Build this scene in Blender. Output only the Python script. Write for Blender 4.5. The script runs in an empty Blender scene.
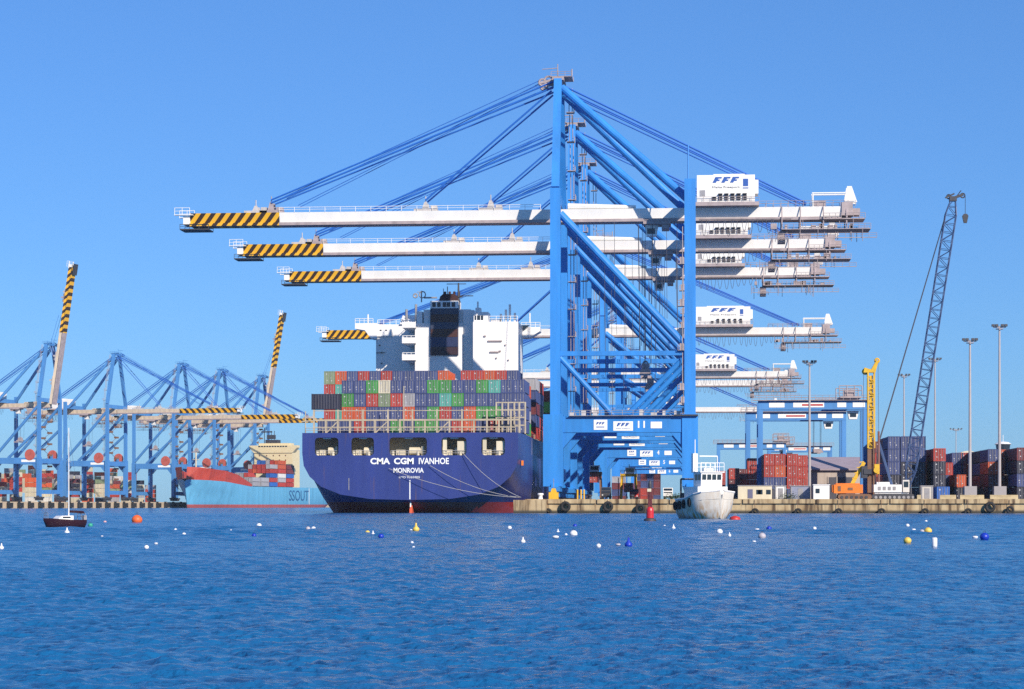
import bpy, math, random
from math import sin, cos, tan, atan, atan2, radians, pi, sqrt
from mathutils import Vector, Matrix
random.seed(7)
SC = bpy.context.scene
COL = SC.collection

# ---------------------------------------------------------------- camera, sky, sun, exposure
# World axes follow the quay: +Y runs away along the crane rails, +X inland. Camera looks almost along +Y.
YAW, FPX, EYE, HOR = radians(4.69), 2170.0, 1.6, 505.0
cam = bpy.data.cameras.new('camera'); camo = bpy.data.objects.new('camera', cam); COL.objects.link(camo)
cam.sensor_width = 36.0; cam.lens = 36.0 * FPX / 1024.0
cam.shift_y = (HOR - 344.5) / 1024.0
cam.clip_start = 0.5; cam.clip_end = 30000
camo.location = (0, 0, EYE); camo.rotation_euler = (radians(90), 0, YAW)
SC.camera = camo

SUN_EL, SUN_AZ = radians(28.5), radians(32)       # azimuth: to the right of straight behind the camera
sx, sy = sin(SUN_AZ), -cos(SUN_AZ)
sx, sy = sx * cos(YAW) - sy * sin(YAW), sx * sin(YAW) + sy * cos(YAW)
SUN_DIR = Vector((sx * cos(SUN_EL), sy * cos(SUN_EL), sin(SUN_EL)))
wd = bpy.data.worlds.new('World'); SC.world = wd; wd.use_nodes = True
nt = wd.node_tree; bg = nt.nodes['Background']
sky = nt.nodes.new('ShaderNodeTexSky'); sky.sky_type = 'NISHITA'; sky.sun_disc = False
sky.sun_elevation = SUN_EL; sky.sun_rotation = atan2(sx, sy)
sky.altitude = 0; sky.air_density = 1.0; sky.dust_density = 0.2; sky.ozone_density = 2.0
# clear winter air: the sky model's warm horizon is cooled towards the blue of this day
tint = nt.nodes.new('ShaderNodeMix'); tint.data_type = 'RGBA'; tint.blend_type = 'MULTIPLY'; tint.inputs['Factor'].default_value = 1.0
tint.inputs['B'].default_value = (0.335, 0.60, 1.04, 1)
flat = nt.nodes.new('ShaderNodeMix'); flat.data_type = 'RGBA'; flat.inputs['Factor'].default_value = 0.25
flat.inputs['B'].default_value = (1.35, 3.65, 7.9, 1)
nt.links.new(sky.outputs[0], tint.inputs['A']); nt.links.new(tint.outputs['Result'], flat.inputs['A'])
nt.links.new(flat.outputs['Result'], bg.inputs['Color'])
bg.inputs['Strength'].default_value = 0.10
sl = bpy.data.lights.new('sun', 'SUN'); sl.energy = 5.0; sl.angle = radians(0.5); sl.color = (1.0, 0.90, 0.76)
so = bpy.data.objects.new('sun', sl); COL.objects.link(so); so.location = (200, -200, 300)
so.rotation_euler = SUN_DIR.to_track_quat('Z', 'Y').to_euler()
SC.view_settings.view_transform = 'Standard'; SC.view_settings.look = 'None'
SC.view_settings.exposure = 0.25; SC.view_settings.gamma = 1.0; SC.view_settings.use_curve_mapping = False
SC.render.engine = 'CYCLES'
SC.cycles.max_bounces = 5; SC.cycles.diffuse_bounces = 2; SC.cycles.glossy_bounces = 3
SC.cycles.caustics_reflective = False; SC.cycles.caustics_refractive = False
SC.cycles.use_denoising = False

# ---------------------------------------------------------------- survey: where a sight line meets a known distance
def PX(px, Y): return Y * tan(atan((px - 512) / FPX) - YAW)
def PZ(py, X, Y): return EYE + (HOR - py) * (-X * sin(YAW) + Y * cos(YAW)) / FPX
def CW(lat, d): return (lat * cos(YAW) - d * sin(YAW), lat * sin(YAW) + d * cos(YAW))
def AT(px, d): return CW((px - 512) / FPX * d, d)

# ---------------------------------------------------------------- materials
MATS = {}
def mat(name, col, rough=0.5, metal=0.0, var=0.12, scale=0.6, streak=False, rnd=0.0, spec=0.5, bump=0.0):
    if name in MATS: return MATS[name]
    m = bpy.data.materials.new(name); m.use_nodes = True; n = m.node_tree; L = n.links
    p = n.nodes['Principled BSDF']
    p.inputs['Roughness'].default_value = rough; p.inputs['Metallic'].default_value = metal
    p.inputs['Specular IOR Level'].default_value = spec
    tc = n.nodes.new('ShaderNodeTexCoord'); mp = n.nodes.new('ShaderNodeMapping')
    mp.inputs['Scale'].default_value = (scale, scale, scale * (0.12 if streak else 1.0))
    nz = n.nodes.new('ShaderNodeTexNoise'); nz.inputs['Scale'].default_value = 1.0; nz.inputs['Detail'].default_value = 5
    nz.inputs['Roughness'].default_value = 0.65
    L.new(tc.outputs['Object'], mp.inputs['Vector']); L.new(mp.outputs[0], nz.inputs['Vector'])
    mr = n.nodes.new('ShaderNodeMapRange')
    mr.inputs['From Min'].default_value = 0.3; mr.inputs['From Max'].default_value = 0.7
    mr.inputs['To Min'].default_value = 1 - var; mr.inputs['To Max'].default_value = 1 + var * 0.5
    L.new(nz.outputs['Fac'], mr.inputs['Value'])
    h = n.nodes.new('ShaderNodeHueSaturation'); h.inputs['Color'].default_value = (*col, 1)
    if rnd:
        oi = n.nodes.new('ShaderNodeObjectInfo'); m2 = n.nodes.new('ShaderNodeMapRange')
        m2.inputs['To Min'].default_value = 1 - rnd; m2.inputs['To Max'].default_value = 1 + rnd
        L.new(oi.outputs['Random'], m2.inputs['Value'])
        mu = n.nodes.new('ShaderNodeMath'); mu.operation = 'MULTIPLY'
        L.new(mr.outputs[0], mu.inputs[0]); L.new(m2.outputs[0], mu.inputs[1]); L.new(mu.outputs[0], h.inputs['Value'])
    else:
        L.new(mr.outputs[0], h.inputs['Value'])
    L.new(h.outputs[0], p.inputs['Base Color'])
    if bump:
        b = n.nodes.new('ShaderNodeBump'); b.inputs['Strength'].default_value = bump; b.inputs['Distance'].default_value = 0.2
        L.new(nz.outputs['Fac'], b.inputs['Height']); L.new(b.outputs[0], p.inputs['Normal'])
    MATS[name] = m; return m

BLUE = mat('crane blue paint', (0.018, 0.22, 0.64), 0.58, var=0.30, scale=0.25, streak=True)
BLUE2 = mat('hazed crane blue paint', (0.065, 0.23, 0.53), 0.5, var=0.18, scale=0.25, streak=True)  # crane blue with distance haze mixed into the colour, for cranes farther off
WHITE = mat('white paint', (0.82, 0.80, 0.76), 0.45, var=0.08, scale=0.35, streak=True)
SHIPW = mat('ship white paint', (0.82, 0.80, 0.78), 0.4, var=0.06, scale=0.3, streak=True)
CREAM = mat('cream paint', (0.66, 0.58, 0.42), 0.5, var=0.2, scale=0.5, streak=True)
STEEL = mat('grey steel', (0.30, 0.29, 0.30), 0.5, var=0.25, scale=1.2)
DARK = mat('dark steel', (0.045, 0.045, 0.055), 0.6, var=0.3)
MAUVE = mat('primer grey steel', (0.38, 0.31, 0.31), 0.6, var=0.3)
RUBBER = mat('black rubber', (0.018, 0.017, 0.017), 0.8, var=0.3)
GLASS = mat('dark window glass', (0.02, 0.03, 0.045), 0.08, var=0.0)
YELLOW = mat('yellow machine paint', (0.72, 0.42, 0.02), 0.5, var=0.2)
ORANGE = mat('orange machine paint', (0.80, 0.20, 0.015), 0.5, var=0.15)
RED = mat('red paint', (0.50, 0.03, 0.025), 0.45, var=0.2)
REELRED = mat('faded red reel', (0.48, 0.10, 0.07), 0.6, var=0.25)
BROWN = mat('brown weathered steel', (0.20, 0.10, 0.055), 0.7, var=0.3)
LOGO = mat('logo blue', (0.02, 0.09, 0.36), 0.5, var=0.0)
BLACKT = mat('black lettering', (0.015, 0.02, 0.03), 0.5, var=0.0)
WHITET = mat('white lettering', (0.85, 0.85, 0.82), 0.5, var=0.0)
ROPE = mat('rope', (0.42, 0.40, 0.38), 0.9, var=0.1)
CABLE = mat('steel cable', (0.10, 0.10, 0.12), 0.6, var=0.1)
CRANEROPE = mat('blue stay rods', (0.02, 0.13, 0.50), 0.45, var=0.1)
CONT = {}
for k, c in dict(navy=(0.055, 0.075, 0.20), red=(0.42, 0.045, 0.03), orange=(0.58, 0.10, 0.03), green=(0.06, 0.28, 0.06),
                 teal=(0.09, 0.36, 0.30), cream=(0.60, 0.54, 0.40), grey=(0.36, 0.35, 0.37), blue=(0.03, 0.12, 0.42),
                 maroon=(0.16, 0.03, 0.035), dark=(0.025, 0.025, 0.045), white=(0.70, 0.68, 0.64), olive=(0.22, 0.28, 0.16)).items():
    CONT[k] = mat('container ' + k, c, 0.55, var=0.3, scale=0.9, streak=True, rnd=0.14)

def split_mat(name, levels):
    """paint bands by height above the keel line: [(z, colour), ...] from the bottom up"""
    m = bpy.data.materials.new(name); m.use_nodes = True; n = m.node_tree; L = n.links
    p = n.nodes['Principled BSDF']; p.inputs['Roughness'].default_value = 0.38
    tc = n.nodes.new('ShaderNodeTexCoord'); s = n.nodes.new('ShaderNodeSeparateXYZ'); L.new(tc.outputs['Object'], s.inputs[0])
    mp = n.nodes.new('ShaderNodeMapping'); mp.inputs['Scale'].default_value = (0.35, 0.35, 0.05)
    nz = n.nodes.new('ShaderNodeTexNoise'); nz.inputs['Scale'].default_value = 1.0; nz.inputs['Detail'].default_value = 6
    L.new(tc.outputs['Object'], mp.inputs[0]); L.new(mp.outputs[0], nz.inputs['Vector'])
    cur = None
    for z, c in levels:
        if cur is None:
            r = n.nodes.new('ShaderNodeRGB'); r.outputs[0].default_value = (*c, 1); cur = r.outputs[0]; continue
        g = n.nodes.new('ShaderNodeMath'); g.operation = 'GREATER_THAN'; g.inputs[1].default_value = z
        L.new(s.outputs['Z'], g.inputs[0])
        mx = n.nodes.new('ShaderNodeMix'); mx.data_type = 'RGBA'; mx.inputs['B'].default_value = (*c, 1)
        L.new(g.outputs[0], mx.inputs['Factor']); L.new(cur, mx.inputs['A']); cur = mx.outputs['Result']
    mr = n.nodes.new('ShaderNodeMapRange'); mr.inputs['From Min'].default_value = 0.3; mr.inputs['From Max'].default_value = 0.7
    mr.inputs['To Min'].default_value = 0.84; mr.inputs['To Max'].default_value = 1.08
    L.new(nz.outputs['Fac'], mr.inputs['Value'])
    # rust runs below fittings and a dull scuffed belt
    m2 = n.nodes.new('ShaderNodeMapping'); m2.inputs['Scale'].default_value = (1.3, 1.3, 0.09)
    n2 = n.nodes.new('ShaderNodeTexNoise'); n2.inputs['Scale'].default_value = 1.0; n2.inputs['Detail'].default_value = 4
    L.new(tc.outputs['Object'], m2.inputs[0]); L.new(m2.outputs[0], n2.inputs['Vector'])
    r2 = n.nodes.new('ShaderNodeMapRange'); r2.inputs['From Min'].default_value = 0.62; r2.inputs['From Max'].default_value = 0.80; r2.inputs['To Max'].default_value = 0.65
    L.new(n2.outputs['Fac'], r2.inputs['Value'])
    rx = n.nodes.new('ShaderNodeMix'); rx.data_type = 'RGBA'; rx.inputs['B'].default_value = (0.14, 0.075, 0.06, 1)
    L.new(r2.outputs[0], rx.inputs['Factor']); L.new(cur, rx.inputs['A']); cur = rx.outputs['Result']
    h = n.nodes.new('ShaderNodeHueSaturation'); L.new(cur, h.inputs['Color']); L.new(mr.outputs[0], h.inputs['Value'])
    L.new(h.outputs[0], p.inputs['Base Color'])
    return m

def stripe_mat():
    m = bpy.data.materials.new('yellow and black hazard stripes'); m.use_nodes = True; n = m.node_tree; L = n.links
    p = n.nodes['Principled BSDF']; p.inputs['Roughness'].default_value = 0.5
    tc = n.nodes.new('ShaderNodeTexCoord'); s = n.nodes.new('ShaderNodeSeparateXYZ'); L.new(tc.outputs['UV'], s.inputs[0])
    a = n.nodes.new('ShaderNodeMath'); a.operation = 'MULTIPLY_ADD'; a.inputs[1].default_value = -0.75
    L.new(s.outputs['Y'], a.inputs[0]); L.new(s.outputs['X'], a.inputs[2])
    d = n.nodes.new('ShaderNodeMath'); d.operation = 'DIVIDE'; d.inputs[1].default_value = 2.28; L.new(a.outputs[0], d.inputs[0])
    f = n.nodes.new('ShaderNodeMath'); f.operation = 'FRACT'; L.new(d.outputs[0], f.inputs[0])
    g = n.nodes.new('ShaderNodeMath'); g.operation = 'GREATER_THAN'; g.inputs[1].default_value = 0.5; L.new(f.outputs[0], g.inputs[0])
    mx = n.nodes.new('ShaderNodeMix'); mx.data_type = 'RGBA'
    mx.inputs['A'].default_value = (0.75, 0.40, 0.015, 1); mx.inputs['B'].default_value = (0.035, 0.016, 0.010, 1)
    L.new(g.outputs[0], mx.inputs['Factor']); L.new(mx.outputs['Result'], p.inputs['Base Color'])
    return m
HAZARD = stripe_mat()

# ---------------------------------------------------------------- helpers
LABELS = {}
def tag(o, label, cat, group=None, kind=None):
    if kind: o['kind'] = kind
    if label: o['label'] = label
    if cat: o['category'] = cat
    if group: o['group'] = group
    if label:
        n = len(label.split())
        if n < 4 or n > 16: print('LABEL LENGTH', n, label)
        if label in LABELS and not group: print('DUPLICATE LABEL', label)
        LABELS[label] = 1
    return o
def thing(name, label, cat, loc=(0, 0, 0), rz=0.0, group=None, scale=1.0):
    o = bpy.data.objects.new(name, None); COL.objects.link(o)
    o.empty_display_size = 0.5
    o.location = loc; o.rotation_euler = (0, 0, rz); o.scale = (scale,) * 3
    return tag(o, label, cat, group)

class MB:
    def __init__(s): s.v, s.f, s.m, s.uv = [], [], [], {}
    def add(s, vs, fs, mi=0):
        b = len(s.v); s.v += [tuple(v) for v in vs]
        for f in fs: s.f.append([b + i for i in f]); s.m.append(mi)
        return s
    def box(s, x0, x1, y0, y1, z0, z1, mi=0):
        return s.add([(x0,y0,z0),(x1,y0,z0),(x1,y1,z0),(x0,y1,z0),(x0,y0,z1),(x1,y0,z1),(x1,y1,z1),(x0,y1,z1)],
                     [(0,3,2,1),(4,5,6,7),(0,1,5,4),(1,2,6,5),(2,3,7,6),(3,0,4,7)], mi)
    def frame(s, p0, p1):
        p0, p1 = Vector(p0), Vector(p1); d = (p1 - p0).normalized()
        up = Vector((0, 0, 1)) if abs(d.z) < 0.98 else Vector((0, 1, 0))
        a = d.cross(up).normalized(); b = a.cross(d).normalized()
        return p0, p1, a, b
    def bar(s, p0, p1, w, h=None, mi=0, w2=None, h2=None):
        h = h or w; w2 = w2 or w; h2 = h2 or h
        p0, p1, a, b = s.frame(p0, p1)
        vs = [p0 - a*w/2 - b*h/2, p0 + a*w/2 - b*h/2, p0 + a*w/2 + b*h/2, p0 - a*w/2 + b*h/2,
              p1 - a*w2/2 - b*h2/2, p1 + a*w2/2 - b*h2/2, p1 + a*w2/2 + b*h2/2, p1 - a*w2/2 + b*h2/2]
        return s.add(vs, [(0,3,2,1),(4,5,6,7),(0,1,5,4),(1,2,6,5),(2,3,7,6),(3,0,4,7)], mi)
    def tube(s, p0, p1, r, n=8, r2=None, mi=0, caps=True):
        r2 = r if r2 is None else r2
        p0, p1, a, b = s.frame(p0, p1); vs = []
        for p, q in ((p0, r), (p1, r2)):
            for i in range(n):
                t = 2 * pi * i / n; vs.append(p + a * cos(t) * q + b * sin(t) * q)
        fs = [(i, (i + 1) % n, n + (i + 1) % n, n + i) for i in range(n)]
        if caps: fs += [tuple(range(n))[::-1], tuple(range(n, 2 * n))]
        return s.add(vs, fs, mi)
    def path(s, pts, r, n=5, mi=0):
        for a, b in zip(pts[:-1], pts[1:]): s.tube(a, b, r, n, mi=mi, caps=False)
        return s
    def prism_y(s, poly, y0, y1, mi=0):
        n = len(poly)
        vs = [(x, y0, z) for x, z in poly] + [(x, y1, z) for x, z in poly]
        fs = [tuple(range(n)), tuple(range(2*n-1, n-1, -1))] + [(i, n+i, n+(i+1)%n, (i+1)%n) for i in range(n)]
        return s.add(vs, fs, mi)
    def prism_x(s, poly, x0, x1, mi=0):
        n = len(poly)
        vs = [(x0, y, z) for y, z in poly] + [(x1, y, z) for y, z in poly]
        fs = [tuple(range(n))[::-1], tuple(range(n, 2*n))] + [(i, (i+1)%n, n+(i+1)%n, n+i) for i in range(n)]
        return s.add(vs, fs, mi)
    def lathe(s, prof, c=(0,0,0), n=16, mi=0, sx=1, sy=1):
        vs = []; m = len(prof)
        for r, z in prof:
            for i in range(n):
                t = 2*pi*i/n; vs.append((c[0]+r*cos(t)*sx, c[1]+r*sin(t)*sy, c[2]+z))
        fs = [(j*n+i, j*n+(i+1)%n, (j+1)*n+(i+1)%n, (j+1)*n+i) for j in range(m-1) for i in range(n)]
        fs += [tuple(range(n))[::-1], tuple(range((m-1)*n, m*n))]
        return s.add(vs, fs, mi)
    def ring(s, c, R, r, axis='y', n=18, k=8, mi=0):
        vs = []
        for i in range(n):
            t = 2*pi*i/n
            for j in range(k):
                u = 2*pi*j/k; q = R + r*cos(u); w = r*sin(u)
                vs.append({'y': (c[0]+q*cos(t), c[1]+w, c[2]+q*sin(t)), 'z': (c[0]+q*cos(t), c[1]+q*sin(t), c[2]+w),
                           'x': (c[0]+w, c[1]+q*cos(t), c[2]+q*sin(t))}[axis])
        fs = [(i*k+j, ((i+1)%n)*k+j, ((i+1)%n)*k+(j+1)%k, i*k+(j+1)%k) for i in range(n) for j in range(k)]
        return s.add(vs, fs, mi)
    def rail(s, pts, h=1.1, step=3.0, r=0.05, mi=0, mid=True):
        for a, b in zip(pts[:-1], pts[1:]):
            a, b = Vector(a), Vector(b); L = (b-a).length; k = max(1, round(L/step)); u = Vector((0,0,1))
            s.tube(a+u*h, b+u*h, r, 5, mi=mi)
            if mid: s.tube(a+u*h*.55, b+u*h*.55, r*.8, 5, mi=mi)
            for i in range(k+1):
                p = a.lerp(b, i/k); s.tube(p, p+u*h, r, 5, mi=mi)
        return s
    def tf(s, fn):
        s.v = [tuple(fn(Vector(v))) for v in s.v]; return s
    def mesh(s, name, mats, smooth=False):
        me = bpy.data.meshes.new(name); me.from_pydata(s.v, [], s.f)
        for m in (mats if isinstance(mats, (list, tuple)) else [mats]): me.materials.append(m)
        if any(s.m): me.polygons.foreach_set('material_index', s.m)
        if smooth: me.polygons.foreach_set('use_smooth', [True]*len(s.f))
        me.update(); return me
    def build(s, name, mats, parent=None, loc=None, smooth=False, rz=0.0):
        return put(name, s.mesh(name, mats, smooth), parent, loc, rz)
def put(name, me, parent=None, loc=None, rz=0.0):
    o = bpy.data.objects.new(name, me); COL.objects.link(o)
    if parent: o.parent = parent
    if loc is not None: o.location = loc
    if rz: o.rotation_euler = (0, 0, rz)
    return o
FONTS = {}
def text(name, body, w, h, loc, m, parent, rot=(pi/2, 0, 0), bold=0.0):
    """lettering on a surface: w by h metres, centred on loc"""
    key = body, m.name, bold
    if key not in FONTS:
        c = bpy.data.curves.new(name, 'FONT'); c.body = body; c.align_x = 'CENTER'; c.align_y = 'CENTER'
        c.size = 1; c.extrude = 0.02; c.offset = bold; c.resolution_u = 3
        o = bpy.data.objects.new(name, c); COL.objects.link(o); bpy.context.view_layer.update()
        me = bpy.data.meshes.new_from_object(o.evaluated_get(bpy.context.evaluated_depsgraph_get()))
        me.materials.clear(); me.materials.append(m)
        bpy.data.objects.remove(o); FONTS[key] = me
    me = FONTS[key]
    xs = [v.co.x for v in me.vertices]; ys = [v.co.y for v in me.vertices]
    o = put(name, me, parent, loc); o.rotation_euler = rot
    o.scale = (w/(max(xs)-min(xs)), h/(max(ys)-min(ys)), 1)
    return o
def ordinal(i): return ['first','second','third','fourth','fifth','sixth','seventh','eighth','ninth','tenth','eleventh','twelfth',
                        'thirteenth','fourteenth','fifteenth','sixteenth','seventeenth','eighteenth','nineteenth','twentieth'][i]

# ---------------------------------------------------------------- water and quays
def water_mat():
    m = bpy.data.materials.new('harbour water'); m.use_nodes = True; n = m.node_tree; L = n.links
    p = n.nodes['Principled BSDF']; p.inputs['Base Color'].default_value = (0.009, 0.108, 0.275, 1)
    p.inputs['Roughness'].default_value = 0.15; p.inputs['IOR'].default_value = 1.33; p.inputs['Specular IOR Level'].default_value = 0.34
    tc = n.nodes.new('ShaderNodeTexCoord'); prev = None; hsum = None
    for sc, amp, det, sy in ((0.5, 0.26, 3, 0.8), (2.0, 0.11, 3, 0.7), (7.0, 0.045, 4, 0.7)):
        mp = n.nodes.new('ShaderNodeMapping'); mp.inputs['Scale'].default_value = (sc, sc*sy, sc)
        mp.inputs['Rotation'].default_value = (0, 0, 0.35)
        nz = n.nodes.new('ShaderNodeTexNoise'); nz.inputs['Scale'].default_value = 1; nz.inputs['Detail'].default_value = det
        L.new(tc.outputs['Object'], mp.inputs[0]); L.new(mp.outputs[0], nz.inputs['Vector'])
        mu = n.nodes.new('ShaderNodeMath'); mu.operation = 'MULTIPLY'; mu.inputs[1].default_value = amp
        L.new(nz.outputs['Fac'], mu.inputs[0])
        if hsum is None: hsum = mu.outputs[0]
        else:
            ad = n.nodes.new('ShaderNodeMath'); L.new(hsum, ad.inputs[0]); L.new(mu.outputs[0], ad.inputs[1]); hsum = ad.outputs[0]
    b = n.nodes.new('ShaderNodeBump'); b.inputs['Strength'].default_value = 1.0; b.inputs['Distance'].default_value = 2.2
    L.new(hsum, b.inputs['Height']); L.new(b.outputs[0], p.inputs['Normal'])
    return m
def water_mesh():
    """one sheet: fine enough to carry real wind chop in the near basin, coarse and flat beyond"""
    import numpy as np
    rng = np.random.default_rng(3)
    fine = np.arange(-0.345, 0.2651, 0.0010)
    ang = np.concatenate([np.linspace(-1.35, -0.36, 14), fine, np.linspace(0.28, 1.35, 14)])
    r = [6.0]
    while r[-1] < 430: r.append(r[-1] * (1.0021 if r[-1] > 15 else 1.03))
    while r[-1] < 3200: r.append(r[-1] * 1.06)
    r = np.array(r); R, A = np.meshgrid(r, ang, indexing='ij')
    # straight rows, so the far edge is square
    Y = R; X = R * np.tan(np.clip(A, -1.2, 1.2)); X = np.clip(X, -1120, 740)
    Z = np.zeros_like(X); step = np.maximum(R * 0.0027, R * 0.0010)
    for k in range(96):
        lam = 0.09 * (9.0) ** rng.random(); th = rng.normal(0.5, 0.75); kx, ky = np.sin(th) * 2*np.pi/lam, -np.cos(th) * 2*np.pi/lam
        amp = 0.0052 * lam ** 0.85; fade = np.clip((lam / step - 1.8) / 2.0, 0, 1)
        s = np.sin(kx * X + ky * Y + rng.random() * 6.28)
        Z += amp * fade * (s + 0.25 * s * s)
    for k in range(40):                              # longer chop farther out in the open basin
        lam = 0.9 * 5.0 ** rng.random(); th = rng.normal(0.3, 0.7); kx, ky = np.sin(th) * 2*np.pi/lam, -np.cos(th) * 2*np.pi/lam
        s = np.sin(kx * X + ky * Y + rng.random() * 6.28)
        Z += 0.0058 * lam ** 0.85 * np.clip((lam / step - 1.8) / 2.0, 0, 1) * np.clip((R - 45) / 70, 0.08, 1) * (s + 0.25 * s * s)
    patch = 0.75 + 0.35 * np.sin(X * .11 + 1.1 * np.sin(Y * .05) + 2) * np.sin(Y * .045 + .8 * np.sin(X * .07))
    edge = np.clip((A + 0.345) / 0.02, 0, 1) * np.clip((0.265 - A) / 0.02, 0, 1) * np.clip((430 - R) / 60, 0, 1) * np.clip((R - 7) / 4, 0, 1)
    Z *= patch * edge
    n, m = X.shape; me = bpy.data.meshes.new('water')
    co = np.stack([X, Y, Z], -1).reshape(-1, 3).astype(np.float32)
    i = np.arange((n-1)*m).reshape(n-1, m)[:, :-1].ravel(); q = np.stack([i, i+1, i+m+1, i+m], 1).astype(np.int32)
    me.vertices.add(n*m); me.vertices.foreach_set('co', co.ravel())
    me.loops.add(q.size); me.loops.foreach_set('vertex_index', q.ravel())
    me.polygons.add(len(q)); me.polygons.foreach_set('loop_start', np.arange(0, q.size, 4, dtype=np.int32)); me.polygons.foreach_set('loop_total', np.full(len(q), 4, np.int32))
    me.polygons.foreach_set('use_smooth', np.ones(len(q), bool)); me.update(); me.validate(); me.materials.append(water_mat())
    print('WATER', n, m, n*m); return me
WATER = put('water', water_mesh()); WATER['kind'] = 'structure'

def concrete():
    m = bpy.data.materials.new('stained quay concrete'); m.use_nodes = True; n = m.node_tree; L = n.links
    p = n.nodes['Principled BSDF']; p.inputs['Roughness'].default_value = 0.85
    tc = n.nodes.new('ShaderNodeTexCoord')
    def noise(scale, det, lo, hi):
        mp = n.nodes.new('ShaderNodeMapping'); mp.inputs['Scale'].default_value = scale
        nz = n.nodes.new('ShaderNodeTexNoise'); nz.inputs['Scale'].default_value = 1; nz.inputs['Detail'].default_value = det
        L.new(tc.outputs['Object'], mp.inputs[0]); L.new(mp.outputs[0], nz.inputs['Vector'])
        r = n.nodes.new('ShaderNodeMapRange'); r.inputs['From Min'].default_value = lo; r.inputs['From Max'].default_value = hi
        L.new(nz.outputs['Fac'], r.inputs['Value']); return r.outputs[0]
    def mix(f, a, b):
        x = n.nodes.new('ShaderNodeMix'); x.data_type = 'RGBA'; L.new(f, x.inputs['Factor'])
        if isinstance(a, tuple): x.inputs['A'].default_value = a
        else: L.new(a, x.inputs['A'])
        x.inputs['B'].default_value = b; return x.outputs['Result']
    c = mix(noise((0.5, 0.5, 0.25), 6, 0.35, 0.7), (0.52, 0.40, 0.23, 1), (0.33, 0.22, 0.11, 1))
    c = mix(noise((1.1, 1.1, 0.10), 5, 0.5, 0.66), c, (0.10, 0.06, 0.03, 1))
    s = n.nodes.new('ShaderNodeSeparateXYZ'); L.new(tc.outputs['Object'], s.inputs[0])
    r = n.nodes.new('ShaderNodeMapRange'); r.inputs['From Min'].default_value = 0.75; r.inputs['From Max'].default_value = 0.3
    L.new(s.outputs['Z'], r.inputs['Value'])
    c = mix(r.outputs[0], c, (0.045, 0.04, 0.028, 1))        # weed line at the water
    L.new(c, p.inputs['Base Color']); return m
CONC = concrete()
ZQ = 2.6
q = MB(); q.box(-32.6, 700, 425, 3200, -5, ZQ); q.box(-34.3, -28, 421.5, 430.5, -5, ZQ - 0.02)
for i in range(30): q.box(-32.3 + i*14.2, -32.3 + i*14.2 + 13.9, 424.6, 426.2, 1.9, ZQ + 0.16)      # coping blocks
q.build('quay_ground', CONC)['kind'] = 'structure'
ya = MB(); ya.box(-27, 690, 432, 3100, 2.0, ZQ + 0.01)
ya.build('yard_paving', mat('yard asphalt', (0.10, 0.095, 0.09), 0.9, var=0.25, scale=0.2))['kind'] = 'structure'

# far terminal on the left: its edge line, in the camera's own east and depth
KU = radians(15.5); FA = Vector((-231.0, 1088.0)); FU = Vector((sin(KU), cos(KU))); FN = Vector((cos(KU), -sin(KU)))
RZU = -KU + YAW                                           # turn of things whose +y runs along that quay
def FAR(t, off):                                          # t metres along the rails, off metres towards the water
    p = FA + FU * t + FN * off; return CW(p.x, p.y)
ZF = 3.2
fq = MB()
pts = [FAR(-420, 3), FAR(700, 3), FAR(700, -520), FAR(-420, -520)]
fq.add([(x, y, -5) for x, y in pts] + [(x, y, ZF) for x, y in pts], [(4,5,6,7),(0,1,5,4),(1,2,6,5),(2,3,7,6),(3,0,4,7)])
fq.build('far_quay_ground', mat('pale far concrete', (0.50, 0.38, 0.25), 0.85, var=0.2, scale=0.3))['kind'] = 'structure'
for i in range(23):
    t = -60 + i * 10.5; x, y = FAR(t, 3.9)
    m = MB(); m.box(-0.9, 0.9, -1.7, 1.7, 0.2, ZF - 0.5); m.box(-1.0, -0.6, -1.2, 1.2, 0.5, ZF + .3)
    fo = m.build("rubber_fender", RUBBER, None, (x, y, 0), rz=RZU)
    tag(fo, 'black rubber fender block on the pale far left quay face', 'fender', 'fenders along the far left quay')

# ---------------------------------------------------------------- ship-to-shore gantry cranes
def flags(m, x, z, w, h, y, s=1):
    """three slanted flag shapes of the terminal's emblem, lying in a plane y = const"""
    p = w / 3.0
    for i in range(3):
        a = x + i * p
        pts = [(a, z), (a + p*.38, z), (a + p*.50, z + h*.30), (a + p*.78, z + h*.30), (a + p*.86, z + h*.55),
               (a + p*.62, z + h*.55), (a + p*.70, z + h*.74), (a + p*1.02, z + h*.74), (a + p*1.1, z + h), (a + p*.34, z + h)]
        m.prism_y(pts, y - 0.03, y + 0.03)

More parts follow.
